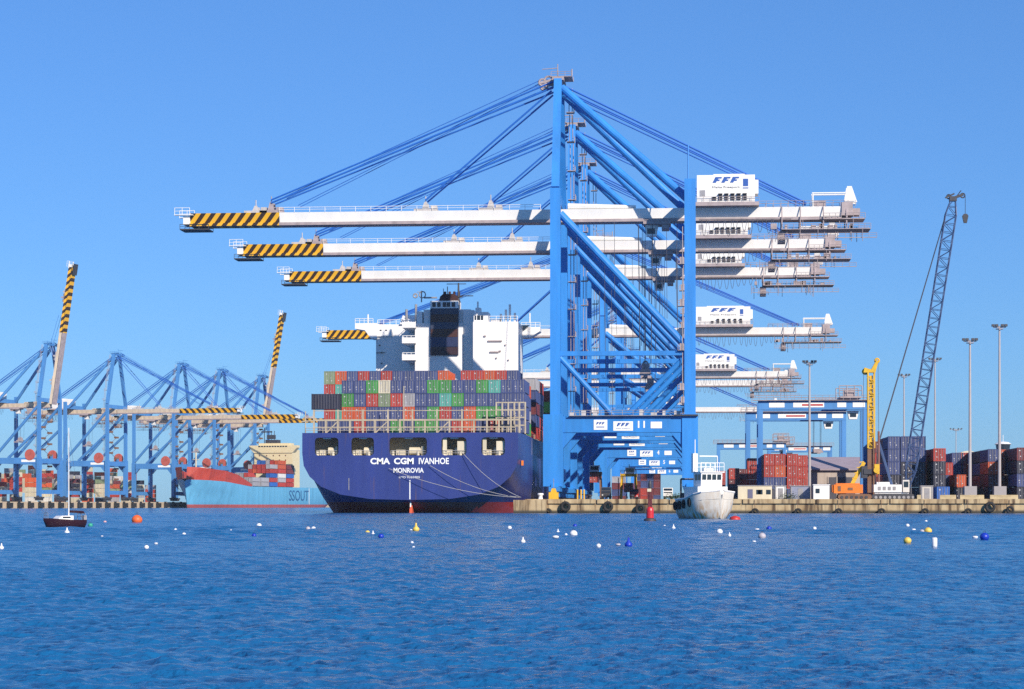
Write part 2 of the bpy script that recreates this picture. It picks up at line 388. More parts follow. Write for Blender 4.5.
PALEG = mat('pale grey fittings', (.52, .48, .46), .6, var=.25)
WORN = mat('worn cream girder paint', (.66, .54, .40), .6, var=.3, streak=True)
def gantry(label, loc, rz=0.0, scale=1.0, group=None, boom_z=62.0, apex=92.3, portal=14.6, raised=None, vbrace=True, reel=False,
           house=(1.5, 14.1), near=True, band=21.4, paint=None, number='', tip=-112.7, tail=33.0, signs=True, stairs=False):
    B = paint or BLUE
    GW = WHITE if near or signs else WORN
    r = thing('gantry_crane', label, 'crane', loc, rz, group, scale)
    XW, XL, YH = -28.9, 0.0, 13.0
    bz, bt = boom_z, boom_z + 2.25
    for y in (-YH, YH):
        sgn = 1 if y > 0 else -1
        m = MB(); lw = 1.1 if near else .9; m.box(XW-lw, XW+lw, y-lw, y+lw, portal, bt + 3.0)
        m.box(XW-(2.6 if near else 1.1), XW+(1.7 if near else 1.1), y-1.35, y+1.35, 3.0, portal + 3.9)
        m.add([(XW+1.7, y-.9, portal), (XW+1.7, y+.9, portal), (XW+4.6, y+.9, portal), (XW+4.6, y-.9, portal), (XW+1.7, y-.9, portal-3.4), (XW+1.7, y+.9, portal-3.4)],
              [(0,1,2,3), (0,3,4), (1,5,2), (3,2,5,4), (0,4,5,1)])
        m.build('waterside_leg', B, r)
        m = MB(); m.bar((XW, y, bt+3.0), (XW, y*.30, apex), 1.7, 1.9)
        m.build('mast', B, r)
        m = MB(); lw = 1.2 if near else .9; m.box(XL-lw, XL+lw, y-lw, y+lw, portal, bt + 4.6)
        lw = 1.7 if near else 1.1; m.box(XL-lw, XL+lw, y-1.35, y+1.35, 3.0, portal + 3.9)
        m.add([(XL-1.7, y-.9, portal), (XL-1.7, y+.9, portal), (XL-4.2, y+.9, portal), (XL-4.2, y-.9, portal), (XL-1.7, y-.9, portal-3), (XL-1.7, y+.9, portal-3)],
              [(3,2,1,0), (4,3,0), (2,5,1), (4,5,2,3), (1,5,4,0)])
        if near and y < 0: m.tube((XL-.4, y, bt+4.6), (XL-.4, y, bt+12), .14, 5)
        m.build('landside_leg', B, r)
        m = MB(); m.box(XW+1.6, XL-1.6, y-1.05, y+1.05, portal, portal+3.5)
        m.build('portal_beam', B, r)
        m = MB(); zt = portal + 17
        if vbrace:
            m.bar((XW+1, y, zt), (XL-1, y, zt), 1.0, 1.0)
            m.tube((XW+1, y, zt-.8), (-16.2, y, portal+3.4), .62, 10); m.tube((XL-1, y, zt-.8), (-13.8, y, portal+3.4), .62, 10)
            m.box(-17.2, -12.8, y-.5, y+.5, portal+3.5, portal+4.6)
            m.build('knee_brace', B, r)
        m = MB(); m.tube((XW+1, y, bz-.2), (XL-.9, y, (zt+1.5) if vbrace else portal+5), .85, 12)
        if not vbrace: m.tube((XW+1, y, bz-14), (XL-9, y, portal+3.4), .8, 10)
        m.build('diagonal_brace', B, r)
        m = MB(); m.tube((XW+.8, y*.30, apex-1.6), (XL-.6, y*.82, bt+.8), .88, 12)
        m.build('back_leg', B, r)
        # walkway along the portal beam
        if near:
            m = MB(); m.box(XW+3, XL-3, y+sgn*1.06, y+sgn*2.0, portal+3.5, portal+3.6)
            m.rail([(XW+3, y+sgn*1.95, portal+3.6), (XL-3, y+sgn*1.95, portal+3.6)], 1.1, 2.4, .06)
            m.build('walkway', STEEL, r)
        for x in (XW, XL):
            m = MB(); m.box(x-1.2, x+1.2, y-4.2, y+4.2, 1.9, 2.9); m.prism_x([(y-2.2, 2.9), (y+2.2, 2.9), (y+1, 4.0), (y-1, 4.0)], x-.8, x+.8)
            for k in (-3.0, -1.0, 1.0, 3.0): m.box(x-.75, x+.75, y+k-.8, y+k+.8, .75, 1.9)
            b = m.build('bogie', B if near else DARK, r)
            if near:
                for k in (-3.4, -2.6, -1.4, -.6, .6, 1.4, 2.6, 3.4):
                    MB().tube((x-.3, y+k, .36), (x+.3, y+k, .36), .36, 10).build('wheel', DARK, b)
    for x in (XW, XL):
        m = MB(); m.box(x-1.0, x+1.0, -YH+1.3, YH-1.3, 4.6, 7.0); m.build('sill_beam', B, r)
        m = MB(); m.box(x-.9, x+.9, -YH+1.25, YH-1.25, portal+.3, portal+2.9); m.build('cross_beam', B, r)
        m = MB(); m.box(x-.8, x+.8, -YH+1.15, YH-1.15, bt+.35, bt+2.6)
        m.build('cross_beam', B, r)
    # girder and boom
    piv = Vector((XW-1.2, 0, bz+1.6)); ang = raised or 0.0
    def T(v):
        if not ang: return v
        d = v - piv; c, s_ = cos(ang), sin(ang)          # local -x swings up
        return Vector((piv.x + d.x*c + d.z*s_, v.y, piv.z - d.x*s_ + d.z*c))
    sec = [(-1.9, bt), (1.9, bt), (1.5, bz), (-1.5, bz)]
    g = MB(); g.prism_x(sec, XW-.6, tail); g.box(XW-.6, tail, -2.3, 2.3, bz-.65, bz-.003, 1)
    g.tube((XW+2, -.9, bt+.75), (XW+17, -.9, bt+.5), .7, 8, r2=.35); g.build('girder', [GW, MAUVE], r)
    e0 = tip + band
    b = MB(); b.prism_x(sec, e0+.01, XW-1.2); b.box(e0+.01, XW-1.2, -2.3, 2.3, bz-.65, bz-.003, 1)
    if near or not raised:
        b.rail([(e0, -2.0, bt), (XW-4, -2.0, bt)], 1.1, 3.4, .055)
    boom = b.tf(T).build('boom', [GW, MAUVE], r)
    t = MB(); t.prism_x([(-1.9, bt), (1.9, bt), (1.5, bz), (-1.5, bz)], tip+1.2, e0); t.box(tip+1.2, e0, -2.3, 2.3, bz-.65, bz-.003)
    ku = 21.4/band; uv = [((v[0]-e0)*ku, (v[2]-bz)*min(1, ku*1.3)) for v in t.v]; me = t.tf(T).mesh('boom_tip', HAZARD); ul = me.uv_layers.new(name='UVMap')
    for lp in me.loops: ul.data[lp.index].uv = uv[lp.vertex_index]
    put('boom_tip', me, r)
    m = MB(); m.box(tip-.3, tip+1.19, -2.2, 2.2, bz-.3, bz+1.6); m.box(tip-1, tip+5.5, -2.6, 2.6, bz-1.5, bz-1.25, 1)
    for yy in (-2.4, 2.4):
        m.rail([(tip-1, yy, bz-1.25), (tip+5.5, yy, bz-1.25)], 1.0, 2.0, .06, 1)
        m.rail([(tip-2.2, yy, bt-.4), (tip+1.2, yy, bt-.4)], 1.6, 1.7, .06)
        m.box(tip-2.2, tip+2, yy-.5, yy+.5, bt-.5, bt-.35)
    m.tf(T).build('tip_platform', [WHITE, DARK], r)
    xo, xi = tip + 19.5, -58.5
    for x, hgt in ((xo, 2.4), (xi, 2.0), (-44.0, 2.2), (tip+16.0, 1.6)):
        m = MB(); m.prism_y([(x-1.0, bt), (x+.8, bt), (x+.3, bt+hgt), (x-.3, bt+hgt)], -1.5, -1.2); m.prism_y([(x-1.0, bt), (x+.8, bt), (x+.3, bt+hgt), (x-.3, bt+hgt)], 1.2, 1.5); m.box(x+1.1, x+2.4, -1.2, 1.2, bt+.5, bt+1.3)
        m.box(x-2.6, x+2.6, -1.8, 1.8, bt+.02, bt+.5); m.tube((x, -1.2, bt+hgt), (x, -1.2, bt+hgt+1.3), .12, 5)
        m.tf(T).build('stay_bracket', [PALEG if x != xo else MAUVE], r)
    hd = Vector((XW-.9, 0, apex-1.2))
    if not raised:
        m = MB()
        for yy in (-2.6, 2.6):
            for dz in (0.0, 1.3):
                m.tube(hd + Vector((0, yy, dz)), (xo, yy*.6, bt+2.2+dz*.5), .20, 6)
            m.tube(hd + Vector((-1.5, yy*.8, 2.4)), (xo+3, yy*.5, bt+3.6), .09, 5); m.tube(hd + Vector((-1.5, yy*.5, 2.0)), (xo+6, yy*.5, bt+1.6), .09, 5)
        m.build('outer_stay', CRANEROPE, r)
        m = MB()
        for yy in (-2.6, 2.6): m.tube(hd + Vector((-.6, yy, -.8)), (xi, yy*.6, bt+2.4), .22, 6)
        m.build('inner_stay', CRANEROPE, r)
    else:
        m = MB(); top = T(Vector((tip+30, 0, bt+2)))
        for yy in (-1.6, 1.6):
            m.tube(hd + Vector((0, yy, 0)), top + Vector((0, yy, 0)), .10, 5); m.tube(hd + Vector((0, yy, 1)), T(Vector((xi, yy, bt+2))), .16, 5)
        m.build('hoist_rope', CRANEROPE, r)
    m = MB()
    for yy in (-2.8, 2.8):
        m.tube((XW+1, yy, apex-.9), (tail-7.6, yy*.6, bt+.8), .24, 6); m.tube((XW+1, yy, apex-2.2), (tail-9.0, yy*.6, bt+.6), .18, 6)
    m.build('back_stay', CRANEROPE, r)
    # head of the mast
    m = MB(); m.box(XW-1.3, XW+1.3, -4.6, 4.6, apex, apex+.7); m.box(XW-1.6, XW+3.0, -3.2, 3.2, apex+1.0, apex+1.12)
    m.rail([(XW-1.6, -3.2, apex+1.1), (XW+3.0, -3.2, apex+1.1)], 1.0, 1.5, .06); m.rail([(XW-1.6, 3.2, apex+1.1), (XW+3.0, 3.2, apex+1.1)], 1.0, 1.5, .06)
    for yy in (-2.4, 2.4):
        m.ring((XW-2.2, yy, apex+.3), .9, .25, 'y', 14, 5); m.ring((XW-3.6, yy, apex-.1), .7, .25, 'y', 14, 5)
        m.bar((XW-4.4, yy, apex-.3), (XW-.5, yy, apex+.6), .5, .5)
    m.tube((XW-.2, -2, apex+1.3), (XW-.2, -2, apex+4.0), .12, 5); m.tube((XW-.2, -2, apex+3.1), (XW-3.6, -2, apex+2.9), .1, 5)
    m.tube((XW+3, -3.1, apex+1.1), (XW+3, -3.1, apex+2.6), .16, 5)
    m.build('mast_head', [MAUVE if near else BLUE2], r)
    # caged ladders and landings up the mast and the waterside leg
    m = MB()
    z = portal + 4
    while z < apex - 3:
        f = 1.0 if z < bt+3 else 1.0 - .7*(z-bt-3)/(apex-bt-3)
        yy = YH*f
        m.box(XW+1.3, XW+3.0, yy-1.2, yy+1.0, z, z+.12); m.rail([(XW+3.0, yy-1.2, z+.1), (XW+3.0, yy+1.0, z+.1)], 1.1, 1.1, .07)
        m.tube((XW+1.9, yy-.3, z), (XW+1.9, yy*.98-.3, min(z+6.2, apex)), .1, 5); m.tube((XW+2.6, yy-.3, z), (XW+2.6, yy*.98-.3, min(z+6.2, apex)), .1, 5)
        z += 6.2
    m.build('ladder', MAUVE, r)
    if stairs:
        m = MB(); z = 7.5; k = 0
        while z < bz - 4:
            y0, y1 = (-5, 3) if k % 2 == 0 else (3, -5)
            m.bar((XW+2.4, y0, z), (XW+2.4, y1, z+3.3), .3, .06); m.box(XW+1.6, XW+3.4, y1-1.6, y1+1.6, z+3.0, z+4.1); z += 3.3; k += 1
        m.build('stair_tower', BROWN, r)
    # machinery house
    h0, h1 = house; hz = bt + .9
    m = MB(); m.box(h0, h1, -4.2, 4.2, hz, hz+5.9); m.box(h0+3.6, h1-2.2, -3.4, 3.4, hz+5.9, hz+6.2); m.box(h1+.01, h1+.8, -2.5, 2.5, hz+2, hz+5)
    hs_ = m.build('machine_house', WHITE, r)
    m = MB(); m.box(h0-.3, h1+.9, -4.7, 4.7, hz-.85, hz-.02); m.rail([(h0-.3, -4.65, hz-.02), (h1+.9, -4.65, hz-.02)], 1.1, 1.8, .05); m.build('house_deck', MAUVE, r)
    if near:
        W_ = h1 - h0
        for i in range(6):
            m = MB(); x = h0 + W_*(.30 + .105*i); m.box(x-.42, x+.42, -4.42, -4.21, hz+.35, hz+(1.1 if i == 0 else 1.85)); m.box(x-.42, x+.42, -4.8, -4.3, hz+(1.0 if i == 0 else 1.6), hz+(1.1 if i == 0 else 1.75))
            m.build('louvre', DARK, hs_)
        m = MB(); flags(m, h0+W_*.27, hz+4.2, W_*.45, 1.25, -4.24); m.build('emblem', LOGO, hs_)
        text('lettering', 'Malta Freeport', W_*.47, .55, (h0+W_*.50, -4.22, hz+3.2), BLACKT, hs_)
        m = MB(); x = h0+W_*.84; m.box(x-.55, x+.55, -4.25, -4.205, hz+3.4, hz+5.0); m.box(x-.6, x+.6, -4.25, -4.205, hz+2.9, hz+3.1); m.build('badge', LOGO, hs_)
        m = MB(); m.box(h0+.6, h0+1.8, -4.25, -4.205, hz+1.3, hz+2.6); m.build('hatch', STEEL, hs_)
    # rear platform, sheaves and festoon
    m = MB(); zb = bz - 2.9
    m.box(tail-13, tail+6.2, -3.4, 3.4, zb, zb+.14); m.box(tail-4, tail+5, -3.2, 3.2, bz-.7, bz-.5)
    for yy in (-3.3, 3.3):
        m.rail([(tail-13, yy, zb+.1), (tail+6.2, yy, zb+.1)], 1.1, 1.3, .06); m.rail([(tail-4, yy, bz-.5), (tail+5, yy, bz-.5)], 1.1, 1.3, .06)
        for x in (tail-13, tail-9, tail-4, tail+1): m.tube((x, yy, zb), (x, yy*.6, bt), .14, 5)
        m.rail([(tail-18, yy*.6, bt), (tail+3, yy*.6, bt)], 1.3, 1.6, .05)
    m.box(tail+.01, tail+2.4, -2.2, 2.2, bz+.2, bt+.9); m.box(tail-6, tail-3.5, -1.4, 1.4, bt+.02, bt+1.3); m.box(tail+2.4, tail+4, -1.6, 1.6, bz+.4, bz+1.8)
    m.box(tail-13.8, tail-12.2, -2, 2, zb-2.6, zb-.2); m.rail([(tail-14.4, -2.1, zb-2.6), (tail-11.6, -2.1, zb-2.6)], 1.0, .9, .06)
    rq = random.Random(int(abs(loc[1])) + 5)
    for k in range(22):
        x = rq.uniform(tail-17, tail+5); yy = rq.choice((-3.3, -2.6, 2.6)); z0 = rq.choice((zb, zb, bz-.7)); m.tube((x, yy, z0), (x, yy, z0 - rq.uniform(.8, 3.2)), .07, 4)
    for k in range(9):
        x = rq.uniform(tail-16, tail+3); m.box(x, x+rq.uniform(.5, 1.4), -3.2, -2.2, zb+.15, zb+rq.uniform(.6, 1.6))
    m.box(tail-16, tail+7.5, -3.0, -2.7, zb-1.9, zb-1.75); m.rail([(tail-16, -3.0, zb-1.75), (tail+7.5, -3.0, zb-1.75)], .9, 1.7, .05)
    m.build('rear_platform', MAUVE, r)
    # ropes, conduits and landings hung between the legs
    if near:
        m = MB()
        for k in range(9): x = rq.uniform(XW+3, XL-2); m.tube((x, rq.uniform(-3, 3), bz-.7), (x + rq.uniform(-.4, .4), rq.uniform(-3, 3), portal + rq.uniform(6, 40)), .05, 4)
        m.build('hanging_rope', CABLE, r)
        m = MB()
        for z in (portal+9, portal+17.5, portal+27, portal+36):
            m.box(XL-2.6, XL-1.2, -YH-1.2, -YH+1.0, z, z+.12); m.rail([(XL-2.6, -YH-1.15, z+.1), (XL-1.2, -YH-1.15, z+.1)], 1.1, .7, .06); m.tube((XL-1.6, -YH-1.3, z), (XL-1.6, -YH-1.3, z+8), .1, 5)
            m.box(XL-2.2, XL-1.3, -YH-1.2, -YH-.4, z+.12, z+1.5)
        m.build('leg_landing', MAUVE, r)
        m = MB()
        for k in range(10):
            x = XW + 3 + k*2.5; m.box(x, x+rq.uniform(.5, 1.3), -YH+1.1, -YH+2.0, portal+3.5, portal+3.5+rq.uniform(.7, 1.9))
        m.build('equipment_box', PALEG, r)
    m = MB(); m.prism_y([(tail+.6, bt+.9), (tail+3.4, bt+.9), (tail+2.2, bt+4.4), (tail+1.2, bt+4.4)], -1.6, -1.2); m.prism_y([(tail+.6, bt+.9), (tail+3.4, bt+.9), (tail+2.2, bt+4.4), (tail+1.2, bt+4.4)], 1.2, 1.6)
    for yy in (-1.4, 1.4): m.tube((tail-6.4, yy, bt+3.0), (tail+1.4, yy, bt+3.0), .16, 6); m.tube((tail-6.2, yy, bt), (tail-6.2, yy, bt+3.0), .14, 6)
    m.build('sheave_frame', WHITE, r)
    m = MB(); m.tube((2, -2.7, bz-.52), (tail-11, -2.7, bz-.52), .09, 4); x = 2.5
    rr = random.Random(int(abs(loc[1])))
    while x < tail - 14:
        wd_ = rr.uniform(.9, 1.5); dp = rr.uniform(2.2, 3.8); pts = [(x + wd_*k/8, -2.7, bz - .5 - dp*(1 - ((k-4)/4)**2)) for k in range(9)]
        m.path(pts, .055, 4); x += wd_ + rr.uniform(.15, .9)
    m.build('festoon_cable', CABLE, r)
    # trolley with cab, falls and spreader
    tx = -7.2
    m = MB(); m.box(tx-3, tx+3, -3, 3, bz-1.3, bz-.6); m.box(tx+1, tx+2.6, -2.6, 2.6, bz-2.3, bz-1.31); m.rail([(tx-3, -3, bz-1.3), (tx+3.4, -3, bz-1.3)], .9, 1.2, .06)
    m.build('trolley', MAUVE, r)
    m = MB(); m.prism_y([(tx-2.4, bz-3.7), (tx-.2, bz-3.7), (tx+.2, bz-1.32), (tx-2.6, bz-1.32)], -1.3, 1.0); cb = m.build('operator_cab', WHITE, r)
    m = MB(); m.box(tx-2.2, tx-.5, -1.36, -1.31, bz-3.3, bz-2.1); m.build('window', GLASS, cb)
    sz = portal + 13.5; sxp = tx - 2.6
    m = MB()
    for dx in (-1.2, 1.2):
        for dy in (-2, 2): m.tube((sxp+dx, dy, sz+2), (sxp+dx*1.3, dy, bz-1.2), .06, 4)
    m.build('hoist_fall', CABLE, r)
    m = MB(); m.box(sxp-1.1, sxp+1.1, -3, 3, sz, sz+.7); m.box(sxp-1.2, sxp+1.2, -6, -5.3, sz-.8, sz-.2); m.box(sxp-1.2, sxp+1.2, 5.3, 6, sz-.8, sz-.2)
    m.box(sxp-.4, sxp+.4, -5.3, 5.3, sz-.7, sz-.2); m.box(sxp-.8, sxp+.8, -1.6, 1.6, sz+.7, sz+2.1); m.ring((sxp, -1.0, sz+2.1), .5, .15, 'y'); m.ring((sxp, 1.0, sz+2.1), .5, .15, 'y')
    m.build('spreader', MAUVE, r)
    if reel:
        m = MB(); m.tube((-23.5, -YH-1.4, portal+5.2), (-23.5, -YH-.8, portal+5.2), 3.0, 24); m.ring((-23.5, -YH-1.1, portal+5.2), 3.0, .35, 'y', 24, 6); m.build('cable_reel', REELRED, r); m = MB()
        m.tube((-23.5, YH+.8, portal+5.2), (-23.5, YH+1.4, portal+5.2), 3.0, 24); m.ring((-23.5, YH+1.1, portal+5.2), 3.0, .35, 'y', 24, 6); m.build('cable_reel', REELRED, r)
        m = MB(); m.box(-24, -23, -YH-.75, -YH+.9, portal+3.4, portal+5.8); m.build('reel_stand', B, r); m = MB(); m.box(-24, -23, YH-.9, YH+.75, portal+3.4, portal+5.8); m.build('reel_stand', B, r)
    if signs:
        y = -YH - 1.07
        for nm, x0, x1, z0, z1 in (('sign_plate', -20.6, -17.7, .55, 2.7), ('sign_plate', -16.4, -12.2, .35, 2.35), ('sign_plate', -8.4, -6.0, .85, 2.25)):
            s_ = MB().box(x0, x1, y-.05, y, portal+z0, portal+z1).build(nm, WHITET, r)
            if x0 == -20.6:
                m = MB(); flags(m, x0+.5, portal+1.7, 1.8, .55, y-.08); m.box(x0+.5, x0+2.3, y-.08, y-.051, portal+1.05, portal+1.25); m.build('emblem', LOGO, s_)
            if x0 == -16.4:
                m = MB(); flags(m, x0+.7, portal+1.3, 2.7, .75, y-.08); m.build('emblem', LOGO, s_)
                text('lettering', 'Malta Freeport', 3.0, .32, (x0+2.1, y-.06, portal+.8), LOGO, s_)
        if number:
            text('crane_number', number, .75*len(number), 1.5, (-10.4, y-.02, portal+1.6), WHITET, r, bold=.02)
        m = MB(); m.box(XL-3.4, XL+1.72, y-1.0, y-.3, portal+3.45, portal+3.75); m.build('canopy', DARK, r) if near else None
    else:
        MB().box(-27, -22, -YH-1.1, -YH-1.06, portal+.8, portal+2.6).build('sign_plate', WHITET, r); MB().box(-27, -18, YH+1.06, YH+1.1, portal+1.0, portal+2.4).build('sign_plate', WHITET, r)
    return r

GC = 'ship to shore gantry cranes on the main quay'
C1Y = 480
gantry('nearest blue gantry crane, tallest in the picture, white boom and house at the top', (0, C1Y, ZQ), group=GC, number='11')
gantry('second blue gantry crane, directly behind the nearest one, its boom just below', (0, 538, ZQ), group=GC, number='2')
gantry('third blue gantry crane, its boom lowest of the three long white ones', (0, 601, ZQ), group=GC, number='A')
gantry('fourth blue gantry crane, boom tip showing left of the white deckhouse', (0, 730, ZQ), group=GC, boom_z=56.0, apex=88, tail=44, tip=-124, house=(2, 20), number='4')
gantry('fifth blue gantry crane, rear end level with the floodlight mast lamps', (0, 890, ZQ), group=GC, boom_z=51.2, apex=82, tail=40, house=(2, 18), number='5')
gantry('sixth blue gantry crane, rear end tucked just under the fifth one', (0, 953, ZQ), group=GC, boom_z=51.2, apex=82, tail=40, house=(-12, -1), near=False, number='7')
gantry('farthest main quay gantry crane, rear girder just left of the yard cranes', (0, 1120, ZQ), group=GC, boom_z=47, apex=78, tail=42, house=(-14, -2), near=False, number='6')
FG = 'gantry cranes on the far left quay'
for t, ra, lb in ((0, 81, 'leftmost far gantry crane with its striped boom raised upright'), (75.8, None, 'far gantry crane second from the left, apex above the flat booms'),
              (160, None, 'far gantry crane third from the left, boom lowered'), (217.8, None, 'far gantry crane just left of the second raised boom'),
              (281, 80, 'far gantry crane with raised striped boom above the light blue ship')):
    x, y = FAR(t, -25.5)
    gantry(lb, (x, y, ZF), radians(180) + RZU, .85, FG, boom_z=56, apex=92.5, portal=22.3, raised=radians(ra) if ra else None, vbrace=False, reel=True,
           near=False, band=40, paint=BLUE2, signs=False, tail=30, stairs=True)

# ---------------------------------------------------------------- shipping containers
CM = {}; DECAL = mat('faded container lettering', (.55, .54, .55), .6, var=.2)
SKIP = {k for a, b in [(64, 65), (68, 69), (102, 104), (107, 144), (146, 147), (153, 153), (166, 167), (169, 176), (184, 191), (197, 198), (200, 200), (217, 222), (224, 224), (226, 228), (230, 230), (234, 234), (236, 236), (240, 240), (242, 244), (247, 248), (251, 252), (255, 257), (266, 266), (271, 271), (278, 281), (283, 283), (285, 285), (287, 287), (289, 290), (298, 299), (301, 301), (303, 303), (305, 305), (307, 307), (309, 309), (311, 313), (315, 315), (317, 318), (322, 323), (325, 325), (327, 329), (336, 336), (348, 348), (350, 350), (352, 435), (437, 437), (440, 448), (455, 462), (468, 469), (473, 476), (483, 485), (487, 500), (502, 505), (512, 519), (528, 535), (542, 544), (546, 549), (554, 560), (562, 562), (564, 564), (567, 569), (571, 574), (576, 576), (582, 583), (586, 588), (595, 603)] for k in range(a, b + 1)}
def cont_meshes(col, L=12.19, h=2.6):
    key = col, L, h
    if key not in CM:
        W = 2.44; M = CONT[col]
        b = MB(); b.box(-W/2+.05, W/2-.05, .14, L-.1, .12, h-.05)
        for x in (-W/2, W/2-.16): b.box(x, x+.16, 0, .2, .0, h); b.box(x, x+.16, L-.2, L, 0, h)
        b.box(-W/2+.16, W/2-.16, .01, .2, 0, .18); b.box(-W/2+.16, W/2-.16, .01, .2, h-.16, h-.01)
        n = int(L/.56)                                        # pressed ribs of the long sides and the blind end
        for i in range(n):
            y = .45 + i*.56
            if y > L-.5: break
            for s_ in (-1, 1): b.add([(s_*(W/2-.051), y, .2), (s_*(W/2-.005), y+.1, .2), (s_*(W/2-.005), y+.28, .2), (s_*(W/2-.051), y+.38, .2),
                                     (s_*(W/2-.051), y, h-.2), (s_*(W/2-.005), y+.1, h-.2), (s_*(W/2-.005), y+.28, h-.2), (s_*(W/2-.051), y+.38, h-.2)],
                                    [(0,1,5,4), (1,2,6,5), (2,3,7,6)] if s_ > 0 else [(4,5,1,0), (5,6,2,1), (6,7,3,2)])
        doors, rods = [], []
        for s_ in (-1, 1):
            d = MB(); x0, x1 = sorted((s_*.02, s_*1.06)); d.box(x0, x1, .07, .139, .19, h-.17)
            rr = random.Random(hash((col == 'navy', s_, L)) % 97)
            for k in range(2):
                xa = rr.uniform(x0+.1, x1-.45); za = rr.uniform(.6, h-.6); d.box(xa, xa+rr.uniform(.16, .28), .055, .069, za, za+rr.uniform(.10, .24), 1)
            doors.append(d.mesh('door', [M, DECAL]))
            q = MB()
            for x in (s_*.28, s_*.82): q.tube((x, .03, .15), (x, .03, h-.13), .045, 6)
            rods.append(q.mesh('lock_rod', STEEL))
        CM[key] = b.mesh('container_body', M), doors, rods
    return CM[key]
CCOUNT = [0]; MASS = {}
def container(label, col, loc, rz=0.0, group=None, L=12.19, h=2.6, doors=True):
    body, dd, rods = cont_meshes(col, L, h); CCOUNT[0] += 1
    if CCOUNT[0] in SKIP:                       # hardly or not at all in view: goes into the one mass of far containers
        M4 = Matrix.Translation(loc) @ Matrix.Rotation(rz, 4, 'Z'); mb = MASS.setdefault(col, MB())
        W = 1.22; q = [M4 @ Vector(p) for p in ((-W, .02, .02), (W, .02, .02), (W, L, .02), (-W, L, .02), (-W, .02, h), (W, .02, h), (W, L, h), (-W, L, h))]
        mb.add(q, [(0,3,2,1),(4,5,6,7),(0,1,5,4),(1,2,6,5),(2,3,7,6),(3,0,4,7)]); return None
    if not doors:
        return tag(put('shipping_container', body, None, loc, rz), label, 'container', group)
    r = thing('shipping_container', label, 'container', loc, rz, group)
    put('body', body, r)
    for d, q in zip(dd, rods): put('lock_rod', q, put('door', d, r))
    return r
CN = dict(navy='navy blue', red='red', orange='orange red', green='green', teal='pale teal', cream='cream', grey='light grey', blue='bright blue',
          maroon='maroon', dark='very dark', white='white', olive='grey green')

# ---------------------------------------------------------------- the big container ship, stern towards us
XC, YS = -56.0, 432.0
ship = thing('container_ship', 'large dark blue container ship moored stern on, name in white across the transom', 'ship', (XC, YS, 0))
def loft(st, name, m, parent, smooth=True, closed_front=True):
    """st: [(y, [(half width, z) ...])], keel first"""
    b = MB(); n = len(st[0][1]); w = 2*n - 1
    for y, pr in st: b.v += [(-hw, y, z) for hw, z in pr[::-1]] + [(hw, y, z) for hw, z in pr[1:]]
    for j in range(len(st)-1):
        for i in range(w-1): b.f.append((j*w+i, j*w+i+1, (j+1)*w+i+1, (j+1)*w+i)); b.m.append(0)
    o = b.build(name, m, parent, smooth=smooth); return o
DK = 16.1
S0 = [(0,2.6),(8,2.8),(14,3.7),(18,5.3),(20.3,7.3),(21.5,9.5),(21.8,12),(21.8,DK)]
ST = [(0, S0), (.02, S0), (5, [(0,.3),(8,.6),(13,1.8),(17,3.8),(19.6,6),(21.6,9),(22.1,12),(22.1,DK)]),
      (13, [(0,-6),(8,-5.5),(13.5,-3),(17.4,0),(19.8,3.2),(21.7,7),(22.2,11),(22.2,DK)]),
      (35, [(0,-9),(10,-9),(16,-7),(20,-2),(21.6,3),(22,7),(22,11),(22,DK)]),
      (240, [(0,-9),(15,-9),(20,-8),(21.6,-2),(22,3),(22,7),(22,11),(22,DK)]),
      (300, [(0,-9),(5,-9),(9,-7),(13,-2),(16,3),(18,7),(19.5,11),(20.5,DK+2)]),
      (334, [(0,-8),(.1,-7),(.2,-5),(.3,-1),(.5,4),(1,9),(2,13),(4,DK+5)])]
HULLB = split_mat('main ship hull paint', [(0, (0.46, 0.045, 0.028)), (2.2, (0.030, 0.046, 0.20))])
loft(ST, 'hull', HULLB, ship)
def plate(outer, holes, depth, name, m, parent, loc):
    """flat plate in the x-z plane with openings cut through it"""
    c = bpy.data.curves.new(name, 'CURVE'); c.dimensions = '2D'; c.fill_mode = 'BOTH'; c.extrude = depth/2
    for pl in [outer] + holes:
        s = c.splines.new('POLY'); s.points.add(len(pl)-1); s.use_cyclic_u = True
        for p, (x, z) in zip(s.points, pl): p.co = (x, z, 0, 1)
    o = bpy.data.objects.new(name, c); COL.objects.link(o); bpy.context.view_layer.update()
    me = bpy.data.meshes.new_from_object(o.evaluated_get(bpy.context.evaluated_depsgraph_get())); bpy.data.objects.remove(o)
    me.transform(Matrix.Rotation(pi/2, 4, 'X')); me.materials.clear(); me.materials.append(m)
    return put(name, me, parent, loc)
def rrect(x0, x1, z0, z1, r=.7):
    pts = []
    for cx, cz, a in ((x1-r, z1-r, 0), (x0+r, z1-r, 90), (x0+r, z0+r, 180), (x1-r, z0+r, 270)):
        for k in range(4): t = radians(a + 30*k); pts.append((cx + r*cos(t), cz + r*sin(t)))
    return pts
outer = [(-hw, z) for hw, z in S0[::-1]] + [(hw, z) for hw, z in S0[1:]]
def SX(px, Y=YS): return PX(px, Y) - XC
OPN = [(315, 338.5), (351.5, 374), (389.5, 427), (441.5, 466.5), (481.5, 505)]
holes = [rrect(SX(a), SX(b), 11.55, 15.15) for a, b in OPN]
plate(outer, holes, .12, 'transom', HULLB, ship, (0, -.05, 0))
m = MB(); m.box(-20.9, 20.9, .15, 9, 11.2, 11.4); m.box(-20.9, 20.9, 7.0, 7.2, 11.41, 15.9)
for x in (-13.6, -6.6, 6.2, 13.6): m.box(x-.12, x+.12, 2.2, 6.98, 11.41, 15.85)
m.box(14.6, 20.8, 1.6, 1.8, 11.41, 15.6) if False else None
m.build('mooring_deck', [CREAM], ship)
m = MB(); m.box(-21.85, 21.85, .1, 334, 15.85, 15.99); 
